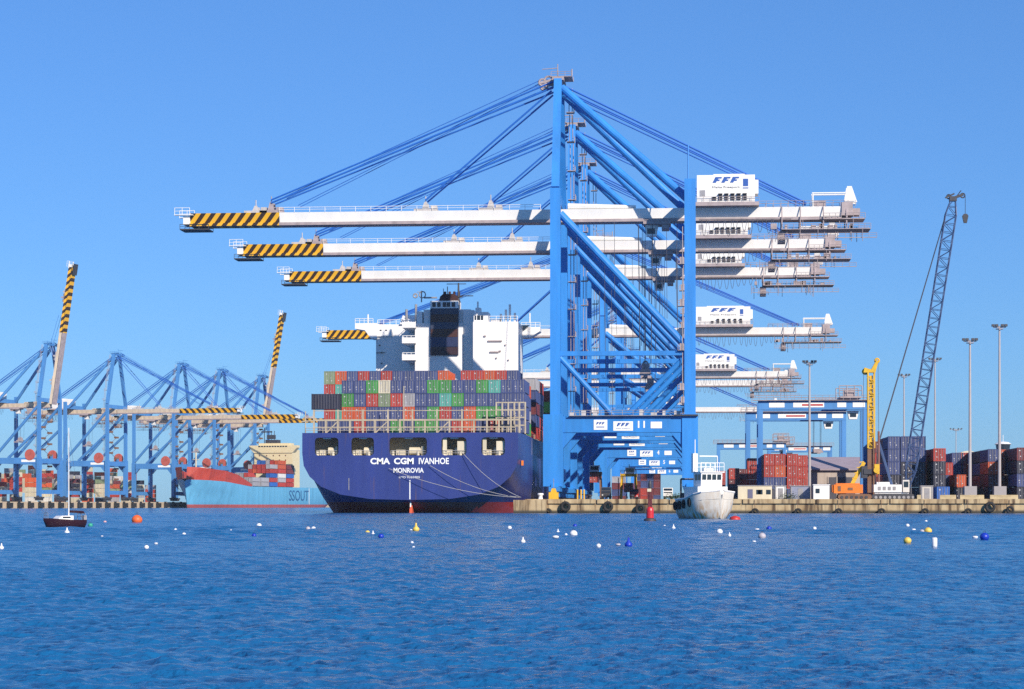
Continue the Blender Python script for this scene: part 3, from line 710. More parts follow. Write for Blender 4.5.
m = MB(); m.add([(-21.2, .06, 15.95), (21.2, .06, 15.95), (21.9, 12, 15.95), (21.9, 240, 15.95), (20, 300, 15.95), (4, 330, 15.95), (-4, 330, 15.95), (-20, 300, 15.95), (-21.9, 240, 15.95), (-21.9, 12, 15.95)], [tuple(range(10))])
m.build('main_deck', mat('ship deck brown', (0.16, 0.06, 0.04), 0.8), ship)
for i, (a, b) in enumerate(OPN):
    x = (SX(a)+SX(b))/2; wv = SX(b)-SX(a)
    m = MB(); m.box(x-wv*.34, x-wv*.1, 1.0, 2.2, 11.41, 12.7); m.tube((x, 2.2, 12.5), (x+wv*.32, 2.2, 12.5), .75, 12); m.box(x+wv*.33, x+wv*.4, 1.4, 3, 11.41, 13.4)
    m.tube((x-wv*.42, .7, 11.4), (x-wv*.42, .7, 12.6), .3, 8); m.tube((x+wv*.25, .6, 11.4), (x+wv*.25, .6, 12.3), .3, 8)
    if i >= 3: m.box(x+wv*.12, x+wv*.47, .6, 1.4, 11.9, 14.4); m.box(x-wv*.46, x-wv*.30, .6, .9, 11.41, 15.3)
    m.build('mooring_winch', CREAM, ship)
    m = MB(); m.rail([(SX(a)+.2, .35, 11.5), (SX(b)-.2, .35, 11.5)], 1.0, 1.6, .06); m.build('opening_rail', STEEL, ship)
    m = MB(); m.box(x-.8, x+.8, .5, .7, 14.9, 15.1); m.build('deck_lamp', WHITET, ship)
for wd_, a, b in (('CMA', 370, 390), ('CGM', 394, 414), ('IVANHOE', 418.5, 449)):
    text('ship_name', wd_, (b-a)/5.02, 1.28, ((SX(a)+SX(b))/2, -.125, 10.35), WHITET, ship, bold=.035 if len(wd_) < 5 else .02)
text('port_name', 'MONROVIA', 6.1, 1.0, ((SX(393)+SX(424))/2, -.125, 8.5), WHITET, ship, bold=.02)
text('ship_number', 'IMO 9365805', 4.2, .42, ((SX(399)+SX(420))/2, -.125, 7.15), WHITET, ship)
m = MB(); m.prism_x([(1.0, -1), (6.5, -1), (6.5, 3), (1.6, 2.0)], SX(410)-.28, SX(410)+.28); m.build('rudder', mat('rudder red lead', (.62, .09, .03), .6), ship)
m = MB(); m.box(SX(410)-.10, SX(410)+.10, -.18, -.115, 2.75, 6.6); m.box(SX(410)-.13, SX(410)+.13, .9, 1.0, 1.2, 2.5); m.build('draught_scale', WHITET, ship)
m = MB(); m.box(SX(349)-.07, SX(349)+.07, -.16, -.115, 4.6, 7.0); m.build('draught_scale', STEEL, ship)
LASH = mat('lashing bridge buff', (.46, .39, .28), .6, var=.25)
# lashing bridge and rails on the poop
m = MB(); y = 3.0
xs = [SX(px, YS+3) for px in (314, 326, 338, 350, 363, 375, 388, 400, 412.5, 425, 437, 449.5, 462, 474, 487, 499, 511, 519.5)]
for i, x in enumerate(xs): m.box(x-.16, x+.16, y-.2, y+.2, 16, 18.6 if i % 2 else 20.9)
for z, t in ((18.6, .34), (17.3, .12), (20.6, .14)): m.box(xs[0], xs[-1], y-.15, y+.15, z, z+t)
for i in (1, 5, 10): m.bar((xs[i], y, 16.1), (xs[i+1], y, 18.6), .2)
m.build('lashing_bridge', LASH, ship)
m = MB(); xr = [SX(px, YS+4) for px in (496, 502, 508, 514, 519, 525)]
for x in xr: m.box(x-.15, x+.15, 4.7, 5.0, 16, 22.4)
for z in (17.6, 19.2, 20.7, 22.2): m.box(xr[0], xr[-1], 4.75, 4.95, z, z+.22)
m.build('stair_frame', LASH, ship)
m = MB(); m.rail([(-21.2, .3, 16), (21.2, .3, 16)], 1.1, 1.8, .06); m.tube((SX(305), .5, 16), (SX(305), .5, 20.5), .12, 6); m.tube((SX(301), .5, 18.4), (SX(314), .5, 18.6), .14, 6)
m.tube((SX(403), 1, 16), (SX(403), 1, 25.5), .10, 6)
m.build('stern_rail', LASH, ship)
m = MB()
for k in range(26): m.box(21.9, 22.02, 14+k*2.6, 14.25+k*2.6, 12.5, 16.0)
m.rail([(21.7, 10, 16), (21.7, 80, 16)], 1.1, 2.5, .06); m.build('side_rail', LASH, ship)
m = MB(); m.box(22.0, 22.4, 5.5, 6.6, 9.6, 10.6); m.build('side_lamp', ORANGE, ship)

# deckhouse and funnel
DO = 8.0                                     # the deckhouse is drawn round y = 64..94 and set back by this much
HOUSE0 = set(ship.children)
def PY(px, y): return PX(px, YS+y+DO) - XC
def HZ(py, y): return PZ(py, XC, YS+y+DO)
dh = MB(); yb = 79
dh.box(PY(376, yb), PY(518, yb), yb, yb+15, 15.9, HZ(324, yb))
dh.box(PY(376, yb), PY(392, yb), yb-.5, yb-.01, HZ(336, yb), HZ(326, yb))
dh.build('deckhouse', SHIPW, ship)
ca = MB(); y = 68
ca.box(PY(415, y), PY(463, y), y, yb-.01, 15.9, HZ(323, y)); ca.box(PY(416.5, y), PY(422, y), y+.5, yb-1, HZ(323, y), HZ(311, y)); ca.box(PY(423, y), PY(470, y), y+1, yb-.5, HZ(323, y), HZ(309, y)); ca.box(PY(463, y)+.01, PY(474, y), y+.4, yb-.01, 15.9, HZ(310, y))
ca.build('engine_casing', SHIPW, ship)
rb = MB(); y = 64
rb.box(PY(473, y), PY(518, y), y, yb-.02, 15.9, HZ(322, y))
rb.build('accommodation_block', SHIPW, ship)
m = MB(); m.box(PY(473.5, y), PY(488, y), y+.5, y+6, HZ(322, y), HZ(312, y)); m.box(PY(475, y), PY(480, y), y+1, y+4, HZ(312, y), HZ(307.5, y)); m.tube((PY(477, y), y+2, HZ(308, y)), (PY(477, y), y+2, HZ(301, y)), .2, 6)
pl = m.build('pilot_house', SHIPW, ship)
m = MB()
for a, b in ((471.5+3, 476), (477, 480), (480.8, 483)): m.box(PY(a, y), PY(b, y), y+.43, y+.49, HZ(320, y), HZ(315.5, y))
m.build('window', GLASS, pl)
m = MB()
for px, py, wpx in ((484, 336, 2), (474+14, 341, 14), (490, 352, 9), (499, 351, 2), (496, 358, 1), (505, 345, 1), (508, 360, 1.2)):
    m.box(PY(px, y), PY(px+wpx, y), y-.35, y-.003, HZ(py+.9, y), HZ(py-.3, y))
m.build('deck_fitting', MAUVE, ship)
m = MB(); m.rail([(PY(489, y), y+.3, HZ(322, y)), (PY(517.5, y), y+.3, HZ(322, y))], 1.3, 1.5, .07)
for px, hgt in ((499, 2), (504, 3), (508, 4.2), (513, 2.2)): m.box(PY(px, y), PY(px, y)+.5, y+2, y+2.6, HZ(322, y), HZ(322, y)+hgt)
m.box(PY(490, y), PY(500, y), y+2, y+5, HZ(322, y), HZ(319, y)); m.build('roof_rail', SHIPW, ship)
# funnel: navy and banded faces above the casing
fx0, fxm, fx1 = PY(430, 67), PY(443.5, 67), PY(458, 67)
fu = MB(); fu.box(fx0, fx1, 67.45, 74, HZ(355, 67), HZ(308, 67), 1)
fun = fu.build('funnel', [mat('funnel navy', (0.018, 0.022, 0.08), .4), mat('funnel slate', (.045, .05, .10), .4)], ship)
FB = mat('funnel brown', (.062, .020, .014), .5); FG_ = mat('funnel grey blue', (.035, .045, .085), .5)
for a, b, mm in ((308.3, 314, FG_), (314.2, 321.8, FB), (322, 328.8, FG_), (329, 336.8, FB), (337, 346.5, mat('funnel blue', (.016, .026, .085), .5)), (347, 354.5, mat('funnel dark brown', (.035, .012, .016), .5))):
    MB().box(fx0+.12, fx1-.12, 67.3, 67.44, HZ(b, 67), HZ(a, 67)).build('funnel_band', mm, fun)
m = MB(); m.box(fx0, fx1, 67.5, 74, HZ(308, 67), HZ(300.5, 67)); top = m.build('funnel_top', SHIPW, ship)
m = MB()
for a in (432, 437, 441.5+1, 446.5, 451.5):
    m.box(PY(a, 67), PY(a+3.4, 67), 67.4, 67.49, HZ(306.6, 67), HZ(302, 67))
m.build('louvre', DARK, top)
m = MB(); m.prism_y([(fx0+2, HZ(300.4, 67)), (fx1, HZ(300.4, 67)), (fx1-.4, HZ(295, 67)), (fx1-1, HZ(293.5, 67)), (fx0+3, HZ(293.5, 67)), (fx0+2.3, HZ(296, 67))], 67.9, 73.6)
for k in range(4): m.tube((fx0+3.2+k*1.1, 70, HZ(294, 67)), (fx0+3.2+k*1.1, 70.3, HZ(290.5, 67)), .3, 8)
m.build('exhaust_cap', mat('sooty exhaust maroon', (.05, .015, .015), .8), ship)
m = MB(); x = PY(458.5, 69); zt_ = HZ(283, 69)
m.tube((x, 69, HZ(309, 69)), (x, 69, zt_), .34, 8, r2=.18)
m.tube((x-2.8, 69, HZ(284, 69)), (x+1.8, 69, HZ(284, 69)), .10, 6); m.tube((x-.4, 69, HZ(296, 69)), (x+3.5, 69, HZ(296, 69)), .12, 6); m.box(x-.9, x+.9, 68.6, 69.4, HZ(297.5, 69), HZ(296.6, 69))
m.tube((PY(447, 69), 70, HZ(294, 69)), (PY(447, 69), 70, HZ(286, 69)), .1, 5); m.tube((PY(443, 69), 70, HZ(294, 69)), (PY(443, 69), 70, HZ(288, 69)), .08, 5)
m.build('mast', DARK, ship)
m = MB(); xa = PY(423, 78); za = HZ(297.5, 78)
m.tube((PY(424, 78), 78, za), (PY(437, 78), 78, za), .22, 6); m.tube((PY(421.5, 78), 78, HZ(302, 78)), (PY(421.5, 78), 78, HZ(290.5, 78)), .15, 6)
m.box(PY(417, 78), PY(425, 78), 77.8, 78.2, HZ(292, 78), HZ(291.4, 78)); m.ring((PY(422.5, 78), 77.8, HZ(294.5, 78)), .75, .15, 'y', 12, 5); m.ring((PY(415.5, 78), 77.8, HZ(295.5, 78)), .45, .2, 'y', 12, 5)
m.tube((PY(416, 78), 78, HZ(323, 78)), (PY(416, 78), 78, HZ(304, 78)), .3, 6); m.tube((PY(406.5, 78), 78, HZ(324, 78)), (PY(406.5, 78), 78, HZ(309, 78)), .3, 6)
m.build('radar_mast', STEEL, ship)
# stepped roof line and bridge wings
m = MB(); yw = yb-.9
for s_, a, b in ((-1, 355, 377), (1, 517, 540)):
    x0, x1 = PY(a, yw), PY(b, yw)
    zt, z0, z1 = HZ(322.5, yw), HZ(328, yw), HZ(338, yw)
    if s_ < 0: pol = [(x0, zt), (x0, z0), (x0+2.4, z0-.4), (x1-1.5, z1), (x1, z1), (x1, zt)]
    else: pol = [(x1, zt-1.2), (x1, zt-2.2), (x0+3, z1), (x0, z1), (x0, zt-1.2)]
    w_ = MB(); w_.prism_y(pol, yw, yw+5)
    wg = w_.build('bridge_wing', SHIPW, ship)
    w_ = MB(); w_.rail([((x0 if s_ < 0 else x0+1), yw+.2, zt - (0 if s_ < 0 else 1.2)), ((x1-1 if s_ < 0 else x1), yw+.2, zt - (0 if s_ < 0 else 1.2))], 1.1, 1.2, .07)
    w_.tube(((x0+3.0), yw+1, zt-.2), ((x0+3.0), yw+1, zt+2.2), .18, 6); w_.build('wing_rail', SHIPW, wg)
m = MB(); m.prism_y([(PY(517.5, yw), HZ(330, yw)), (PY(525, yw), HZ(330, yw)), (PY(530, yw), HZ(326, yw)), (PY(519, yw), HZ(326, yw))], yw-1, yw-.1); m.build('wing_window', GLASS, ship)
m = MB(); m.prism_x([(yb-.6, HZ(324, yb)), (yb+8, HZ(324, yb)), (yb+8, HZ(313, yb)), (yb+5, HZ(313, yb))], PY(400, yb), PY(414, yb))
m.rail([(PY(377, yb), yb+1, HZ(324, yb)), (PY(414, yb), yb+1, HZ(324, yb))], 1.2, 1.4, .07); m.build('roof_step', SHIPW, ship)
for py in (325.5, 341, 358):
    m = MB(); x0, x1 = PY(402, 66), PY(415.4, 66); z = HZ(py, 66)
    m.box(x0, x1, 66, 67.99, z-.45, z); m.box(x0, x1-.8, 68, 78.9, z-.45, z); m.box(x0, x1, 66.0, 66.06, z+.02, z+.9); m.rail([(x0+.1, 66.1, z), (x1, 66.1, z)], 1.3, 1.0, .08); m.rail([(x0+.1, 66.1, z), (x0+.1, 78.8, z)], 1.2, 1.2, .07)
    m.build('balcony', SHIPW, ship)
m = MB()
for px, py in ((380, 330), (385.5, 330), (381, 352), (381, 363), (379, 345)): m.box(PY(px, yb), PY(px, yb)+.45, yb-.55, yb-.505, HZ(py+.6, yb), HZ(py-.6, yb))
m.build('porthole', GLASS, ship)
m = MB(); m.box(PY(376, yb)+.05, PY(385, yb), yb-.3, yb-.02, HZ(352.5, yb), HZ(351.8, yb)); m.build('ledge', STEEL, ship)

for o in ship.children:
    if o not in HOUSE0: o.location.y += DO

# containers on the poop: four tiers across the stern, then the bay behind it one tier higher
SG = 'containers stacked on the dark blue ship'
TR = {4: 'x n g c n n n g g n n g t n n'.split(), 3: 'g n r a r y n n t g n n n n n'.split(), 2: 'o o n n n o n g r n o g g n n'.split()}
K = dict(n='navy', g='green', c='cream', t='teal', r='red', o='orange', y='grey', a='olive', x='navy')
row1 = 'n n n r n n g n g g n r o n r n n'.split()
x0 = PX(317.4, 441) + 1.25; tn = {4: 'top', 3: 'second', 2: 'third', 1: 'lowest'}
for tier in (1, 2, 3, 4):
    for k in range(-1, 16):
        if tier == 1: c = row1[k+1]
        elif k < 1: continue
        else: c = TR[tier][k-1]
        if tier == 4 and k == 1 and False: continue
        col = K[c]
        container(f'{CN[col]} container at the ship stern, {tn[tier]} tier, {ordinal(k+1)} column from the left', col, (x0 + (k+1)*2.52, 441, 16.3 + (tier-1)*2.73), group=SG, h=2.68)
container('dark container lying crosswise on the stern lashing frame, left end', 'dark', (PX(341, 439), 439, 21.0), rz=pi/2, group=SG, L=5.9, h=3.3, doors=False)
B5 = 'olive orange navy red navy red navy navy navy navy orange none red red orange red navy'.split()
B4 = ['red', 'teal'] + ['green', 'navy', 'navy', 'navy', 'green', 'navy', 'navy', 'navy', 'teal', 'green', 'navy', 'green', 'navy', 'teal', 'navy']
xb = PX(324, 468) + 1.22; hb = 2.9
m = MB(); m.box(-18, 20.5, 36.3, 48, 16, 16.0+4*hb+.2); m.build('cell_guide', DARK, ship)
for tier, row in ((1, B4), (2, B4), (3, B4), (4, B4), (5, B5)):
    for j, col in enumerate(row):
        if col == 'none' or (tier < 5 and j > 1): continue
        container(f'{CN[col]} container behind the stern row, {ordinal(5-tier) + " from top"} tier, {ordinal(j)} column',
                  col, (xb + j*2.5, 468, 16.3 + (tier-1)*hb), group=SG, h=2.86, doors=(tier == 5 or j < 2))
rs = random.Random(5)
for b_, Yb in enumerate((454.6, 481.6, 495.0, 537.0, 550.4, 690, 703.6, 717.2, 730.8, 744.4)):
    nm = 'behind the stern row' if b_ == 0 else f'beside or aft of deckhouse, {ordinal(b_)} bay' if b_ < 5 else f'{ordinal(b_-5)} fore deck bay'
    for t_ in range(5 if b_ else 4):
        col = rs.choice(['navy', 'navy', 'maroon', 'red', 'green', 'grey', 'dark', 'orange'])
        container(f'{CN[col]} container, quay side {nm}, {ordinal(t_)} tier', col, (-35.4, Yb, 16.3 + t_*2.73), group=SG, h=2.68, doors=False)

# mooring lines from the stern to the quay
for i, (a, za, bx, lb) in enumerate(((430, 9.5, -33.6, 'upper pale mooring line from the transom to the quay corner'), (389, 8.9, -33.9, 'long pale mooring line sagging across the transom to the quay corner'),
                                    (462, 12.2, -33.2, 'short pale mooring line from the right stern opening to the quay'))):
    p0 = Vector((PX(a, 431.7), 431.5, za)); p1 = Vector((bx, 427.5 - i*.6, ZQ + .5)); m = MB()
    pts = [p0.lerp(p1, k/12) - Vector((0, 0, 1.1*(1 - ((k-6)/6)**2))) for k in range(13)]
    m.path(pts, .055, 5); tag(m.build('mooring_line', ROPE), lb, 'rope', 'mooring lines of the dark blue ship')

# ---------------------------------------------------------------- the light blue ship under the far cranes
bx, by = FAR(124, 18.5)
s2 = thing('feeder_ship', 'light blue cargo ship with red bulwark and cream bridge at the far quay', 'ship', (bx, by, 0), rz=RZU)
HB2 = split_mat('light blue hull paint', [(0, (0.45, 0.10, 0.09)), (1.9, (0.13, 0.40, 0.60))])
loft([(-3.0, [(0,14.5),(.3,15),(.6,15.3),(1,15.5),(1.4,15.6),(1.8,15.7)]), (0, [(0,-2),(.4,3),(1.2,7),(2.4,10.5),(4.0,13.5),(5.2,15.6)]),
      (8, [(0,-4),(2.2,0),(4.2,5),(6.6,9.5),(8.6,13),(9.4,15.4)]), (24, [(0,-6),(6.5,-2),(8.6,4),(10.8,9),(12.2,12.5),(12.6,14.8)]),
      (40, [(0,-7),(10,-4),(11.8,2),(12.9,7),(13.4,11),(13.5,13.6)]), (58, [(0,-7),(12.5,-5),(13.4,0),(13.8,6),(13.9,9),(13.9,12.3)]),
      (170, [(0,-7),(12.5,-5),(13.8,0),(14,6),(14,9),(14,12.3)]), (200, [(0,0),(6,1),(10,3),(12.5,6),(13,9),(13,12.3)])], 'hull', HB2, s2)
loft([(-3.6, [(0,15.75),(.5,15.78),(1,15.8),(1.6,22.6),(1.6,22.7)][::1]), (0, [(0,15.6),(2,15.61),(5.21,15.62),(7.0,22.3),(7.05,22.5)]), (8, [(0,15.3),(4,15.35),(9.42,15.41),(10.8,21.6),(10.85,21.8)]),
      (24, [(0,14.7),(5,14.75),(12.62,14.81),(13.2,20.6),(13.25,20.8)]), (40, [(0,13.5),(5,13.55),(13.52,13.61),(13.7,18.6),(13.75,18.8)]), (60, [(0,12.2),(5,12.25),(13.92,12.31),(13.95,13.4),(13.96,13.6)])],
     'bulwark', mat('bulwark red', (.46, .055, .03), .5, var=.2, streak=True), s2, smooth=False)
m = MB(); m.add([(-13.9, 58, 12.25), (13.9, 58, 12.25), (14, 170, 12.25), (13, 200, 12.25), (-13, 200, 12.25), (-14, 170, 12.25)], [tuple(range(6))])
m.add([(-1.5, -3, 16), (1.5, -3, 16), (12.9, 24, 17), (13.6, 42, 15), (13.8, 57, 12.4), (-13.8, 57, 12.4), (-13.6, 42, 15), (-12.9, 24, 17)], [tuple(range(8))]); m.build('deck', mat('ship deck brown', (.16, .06, .04)), s2)
CRM = mat('cream bridge paint', (0.72, 0.60, 0.36), .5, var=.08)
m = MB(); y = 128
m.box(-12.5, 12.5, y, y+12, 12, 35.4); m.prism_y([(-15.6, 38.0), (-15.6, 36.6), (-12.5, 33.4), (12.5, 33.4), (15.6, 36.6), (15.6, 38.0)], y-.5, y+4); m.box(-10, 10, y+1, y+9, 38, 39.4)
br = m.build('bridge_house', CRM, s2)
m = MB()
for i in range(11): m.box(-9.6+i*1.75, -8.3+i*1.75, y-.58, y-.51, 37.0, 37.75)
m.build('window', GLASS, br)
m = MB()
for z in (34.6, 31.8, 29):
    for x in (-9, -4.4, 0, 4, 8): m.box(x-.4, x+.4, y-.07, y-.01, z-.4, z+.4)
m.build('porthole', BROWN, br)
m = MB(); m.box(-6, 2, y+2, y+7, 39.4, 41.5); m.tube((-7, y+3, 39), (-7, y+3, 49), .25, 6); m.box(-9, -2, y+2.6, y+3.4, 46, 46.8); m.box(-5, 0, y+2, y+4, 42, 44.5)
for x in (-4.5, -2.5, -.5): m.tube((x, y+3, 41), (x, y+3, 47), .2, 6)
m.build('radar_mast', DARK, s2)
m = MB(); m.tube((0, 12, 16), (0, 12, 31), .45, 8); m.tube((-2, 12, 27), (2, 12, 27), .2, 6); m.box(-3, 3, 14, 18, 17, 20.5); m.build('fore_mast', CREAM, s2)
text('hull_lettering', 'SSOUT', 33, 6.3, (14.06, 135, 7.0), mat('hull lettering navy', (.03, .11, .26), .5), s2, rot=(pi/2, 0, pi/2))
m = MB(); m.box(14.02, 14.1, 152, 152.5, 2, 12); m.build('pilot_ladder', WHITET, s2)
G2 = 'containers on the light blue ship'
r2 = random.Random(11); C2 = ['red', 'orange', 'grey', 'red', 'white', 'red', 'maroon', 'blue', 'grey']
def on2(x, yy, z): 
    c, s_ = cos(RZU), sin(RZU); return (bx + x*c - yy*s_, by + x*s_ + yy*c, z)
for b_, yy in enumerate((61, 74.5, 88, 101.5, 115)):
    for k in range(5):
        for t_ in range((3, 3, 5, 6, 5)[b_] - (k == 4) * (b_ < 2) ):
            if b_ > 0 and k < 4 and t_ < 3: continue
            if b_ == 0 and k < 3 and t_ < 0: continue
            col = 'grey' if (b_ < 2 and r2.random() < .6) else r2.choice(C2)
            container(f'{CN[col]} container on light blue ship, {ordinal(b_)} bay, {ordinal(4-k)} row, {ordinal(t_)} tier', col, on2(1.2 + k*2.85, yy, 12.5 + t_*2.65), rz=RZU, group=G2, doors=False)

# ---------------------------------------------------------------- yard: stacks, travelling cranes, lamps, sheds
YG = 'containers stacked in the right yard'
ZY = ZQ + 0.01
def zt(px, Y): return PX(px, Y)
def stack(px, Y, cols, where, back=0, doors=True, h=2.6, backcol=None, group=YG):
    """one column of containers, front end at Y; cols from the ground up; back rows stand behind the first"""
    X = PX(px, Y) + 1.22
    for t_, col in enumerate(cols):
        container(f'{CN[col]} container, {"ground" if t_ == 0 else ordinal(t_)} tier of the stack {where}', col, (X, Y, ZY + t_*h), group=group, doors=doors, h=h-.03)
        for b_ in range(1, back + 1):
            c2 = (backcol or ['dark', 'navy', 'maroon', 'red', 'dark'])[(t_*3 + b_*5 + len(where)) % 5]
            container(f'{CN[c2]} container, {"ground" if t_ == 0 else ordinal(t_)} tier, {ordinal(b_)} row behind stack {where}', c2, (X, Y + 12.5*b_, ZY + t_*h), group=group, doors=False, h=h-.03)
stack(888, 446, ['dark', 'dark', 'navy', 'navy', 'navy'], 'behind the white crawler crane', 1)  # dark lower tiers in these stacks: shade put into the container colour
stack(901, 446, ['dark', 'dark', 'dark', 'navy', 'navy'], 'right of the crane boom foot', 0)
stack(913.5, 446, ['dark', 'dark', 'dark', 'navy', 'navy'], 'with five navy tiers', 0)
stack(875, 482, ['maroon', 'maroon', 'orange', 'red', 'maroon'], 'left of the navy stack', 1)
stack(933.5, 441, ['dark', 'dark', 'dark', 'red'], 'topped by one red container', 1)  # shaded front below the red box is painted dark
stack(937, 429.5, ['blue'], 'standing alone near the quay edge')
stack(941, 455, ['dark', 'navy', 'red', 'dark'][:3], 'left of the tall lamp mast', 0)
stack(954, 447, ['dark', 'orange'], 'just left of the mast base', 1)
stack(952, 478, ['navy', 'red', 'navy', 'navy'], 'two rows behind the mast', 0)
stack(961, 478, ['red', 'maroon', 'red', 'red'], 'between the navy ones behind the mast', 0)
stack(971, 472, ['navy', 'navy', 'orange', 'navy'], 'right of the mast', 0)
stack(982, 480, ['maroon', 'navy', 'navy'], 'low and far right of the mast', 0)
stack(988, 447, ['dark', 'maroon', 'orange', 'navy'], 'with navy top near second mast', 1)
stack(1000, 452, ['navy', 'orange', 'orange', 'orange'], 'of orange red behind second mast', 0)
stack(1017, 436, ['dark', 'navy', 'dark', 'maroon', 'dark'][:4], 'darkest at the right edge', 1)
stack(1029.5, 436, ['dark', 'blue', 'navy', 'dark'], 'half cut off by the picture edge', 0)
stack(764, 486, ['dark', 'navy', 'red', 'red'], 'under the yard crane, left column', 1)
stack(774.5, 486, ['navy', 'navy', 'orange', 'red'], 'under the yard crane, right column', 0)
stack(787, 486, ['navy', 'red', 'red', 'red'], 'of red beside the shed, left column', 0)
stack(797, 500, ['dark', 'red', 'red', 'red'], 'of red against the shed', 1)
stack(729, 520, ['dark', 'maroon', 'red'], 'low and red right of the workboat', 1)
stack(738, 530, ['maroon', 'red', 'maroon'], 'behind the cream cabin, left column', 1)
stack(747.5, 530, ['dark', 'red', 'red', 'red'], 'behind the cream cabin, right column', 0)
stack(716, 560, ['maroon', 'red', 'red'], 'behind the workboat wheelhouse', 1)
r3 = random.Random(3)
for i, px in enumerate((634, 640.5, 647, 653.5)):
    stack(px, 790, [r3.choice(['red', 'maroon', 'maroon', 'navy']) for _ in range(4)], f'seen far through the crane portals, {ordinal(i)} column', 0, doors=False)
for i, px in enumerate((612, 619)):
    stack(px, 860, ['maroon', 'navy', 'maroon', 'grey'], f'between the farthest portal legs, {ordinal(i)} column', 0, doors=False)
# far left yard: short boxes side on behind the pale quay
r4 = random.Random(21); FL = ['red', 'orange', 'cream', 'white', 'grey', 'maroon', 'olive', 'orange', 'cream', 'dark', 'red', 'cream', 'grey']
for i in range(18):
    for row in range(3):
        for t_ in range(r4.choice((4, 5, 5, 6)) + row):
            if row and t_ < 2: continue
            col = r4.choice(FL); x, y = FAR(-76 + i*16.5 + row*7, -44 - row*16)
            container(f'{CN[col]} container in the far left yard, {ordinal(i)} stack, {["front", "middle", "back"][row]} row, {ordinal(t_)} tier', col, (x, y, ZF + t_*2.6), rz=RZU - pi/2,
                      group='containers in the far left yard', L=6.06, h=2.55, doors=False)

# rail mounted yard cranes
YCG = 'blue yard gantry cranes behind the right quay'
def yard_crane(label, pl, pr, Y, py, trolley, hoist=None, dy=9.0, leg=1.1):
    x0, x1 = PX(pl, Y), PX(pr, Y); xc = (x0+x1)/2; hw = (x1-x0)/2; H = PZ(py, xc, Y) - ZY
    r = thing('yard_gantry_crane', label, 'crane', (xc, Y, ZY), 0, YCG)
    for s_ in (-1, 1):
        for yy in (0, dy):
            m = MB(); m.bar((s_*(hw-leg/2), yy, 1.6), (s_*(hw-leg/2), yy, H-2.1), leg, 1.3); m.build('leg', BLUE2, r)
            m = MB(); m.tube((s_*(hw-leg/2)-.3, yy-1, .8), (s_*(hw-leg/2)+.3, yy-1, .8), .8, 14); m.tube((s_*(hw-leg/2)-.3, yy+1, .8), (s_*(hw-leg/2)+.3, yy+1, .8), .8, 14); m.build('wheel_pair', RUBBER, r)
        m = MB(); m.box(s_*(hw-leg/2)-.5, s_*(hw-leg/2)+.5, -1.9, dy+1.9, 1.5, 2.5); m.build('sill_beam', BLUE2, r)
    for yy in (0, dy):
        m = MB(); m.box(-hw, hw, yy-.7, yy+.7, H-2.1, H); g = m.build('girder', BLUE2, r)
        m = MB(); sg = -1 if yy == 0 else 1; ya_, yb_ = sorted((yy + sg*.72, yy + sg*1.5)); m.box(-hw-1.2, hw+.6, ya_, yb_, H-.05, H+.05); m.rail([(-hw-1.2, yy+sg*1.45, H+.05), (hw+.6, yy+sg*1.45, H+.05)], 1.1, 1.6, .05); m.build('walkway', MAUVE, r)
    for a, b, c in ((.10, .24, WHITET), (.32, .60, WHITET), (.72, .80, WHITET), (.86, .97, WHITET)):
        s_ = MB().box(-hw+2*hw*a, -hw+2*hw*b, -.76, -.71, H-1.6, H-.5).build('sign_plate', c, r)
        if a == .32: MB().box(-hw+2*hw*.40, -hw+2*hw*.59, -.80, -.765, H-1.25, H-.85).build('red_lettering', RED, s_)
    tx = -hw + 2*hw*trolley
    m = MB(); m.box(tx-2.4, tx+2.4, -1.5, dy+1.5, H+.5, H+.9)
    for yy in (-1.3, dy+1.3):
        m.rail([(tx-2.6, yy, H+.9), (tx+2.6, yy, H+.9)], 2.4, 1.7, .12)
    m.box(tx-1.2, tx+1.0, 1, 4, H+.91, H+2.6); m.build('trolley', MAUVE, r)
    m = MB(); m.prism_y([(tx-.2, H-4.3), (tx+1.6, H-4.3), (tx+2.0, H-2.4), (tx-.6, H-2.4)], .8, 2.8); cb = m.build('operator_cab', WHITE, r)
    MB().box(tx, tx+1.4, .72, .79, H-3.8, H-2.9).build('window', GLASS, cb)
    if hoist:
        hz = H*hoist; m = MB()
        for dx in (-.9, .9):
            for yy in (2.5, dy-2.5): m.tube((tx-2+dx, yy, hz+.9), (tx-2+dx, yy, H), .05, 4)
        m.build('hoist_fall', CABLE, r)
        m = MB(); m.box(tx-3.1, tx-.9, 1.5, dy-1.5, hz+.3, hz+.9); m.box(tx-3.2, tx-.8, -1.4, -.8, hz-.2, hz+.3); m.box(tx-3.2, tx-.8, dy+.8, dy+1.4, hz-.2, hz+.3); m.box(tx-2.3, tx-1.7, -.8, dy+.8, hz, hz+.4)
        m.build('spreader', MAUVE, r)
    return r
yard_crane('nearest and tallest blue yard gantry, its trolley beside the yellow rig mast', 758, 868, 505, 400.5, .84)
yard_crane('second blue yard gantry, with a white cab hanging inside the nearest one', 746, 846, 565, 412, .80, .55)
yard_crane('low blue yard gantry above the red stack, left of two far ones', 717, 786, 760, 443, .93)
yard_crane('low far blue yard gantry behind the floodlight mast, right of two', 768, 832, 790, 446, .30)

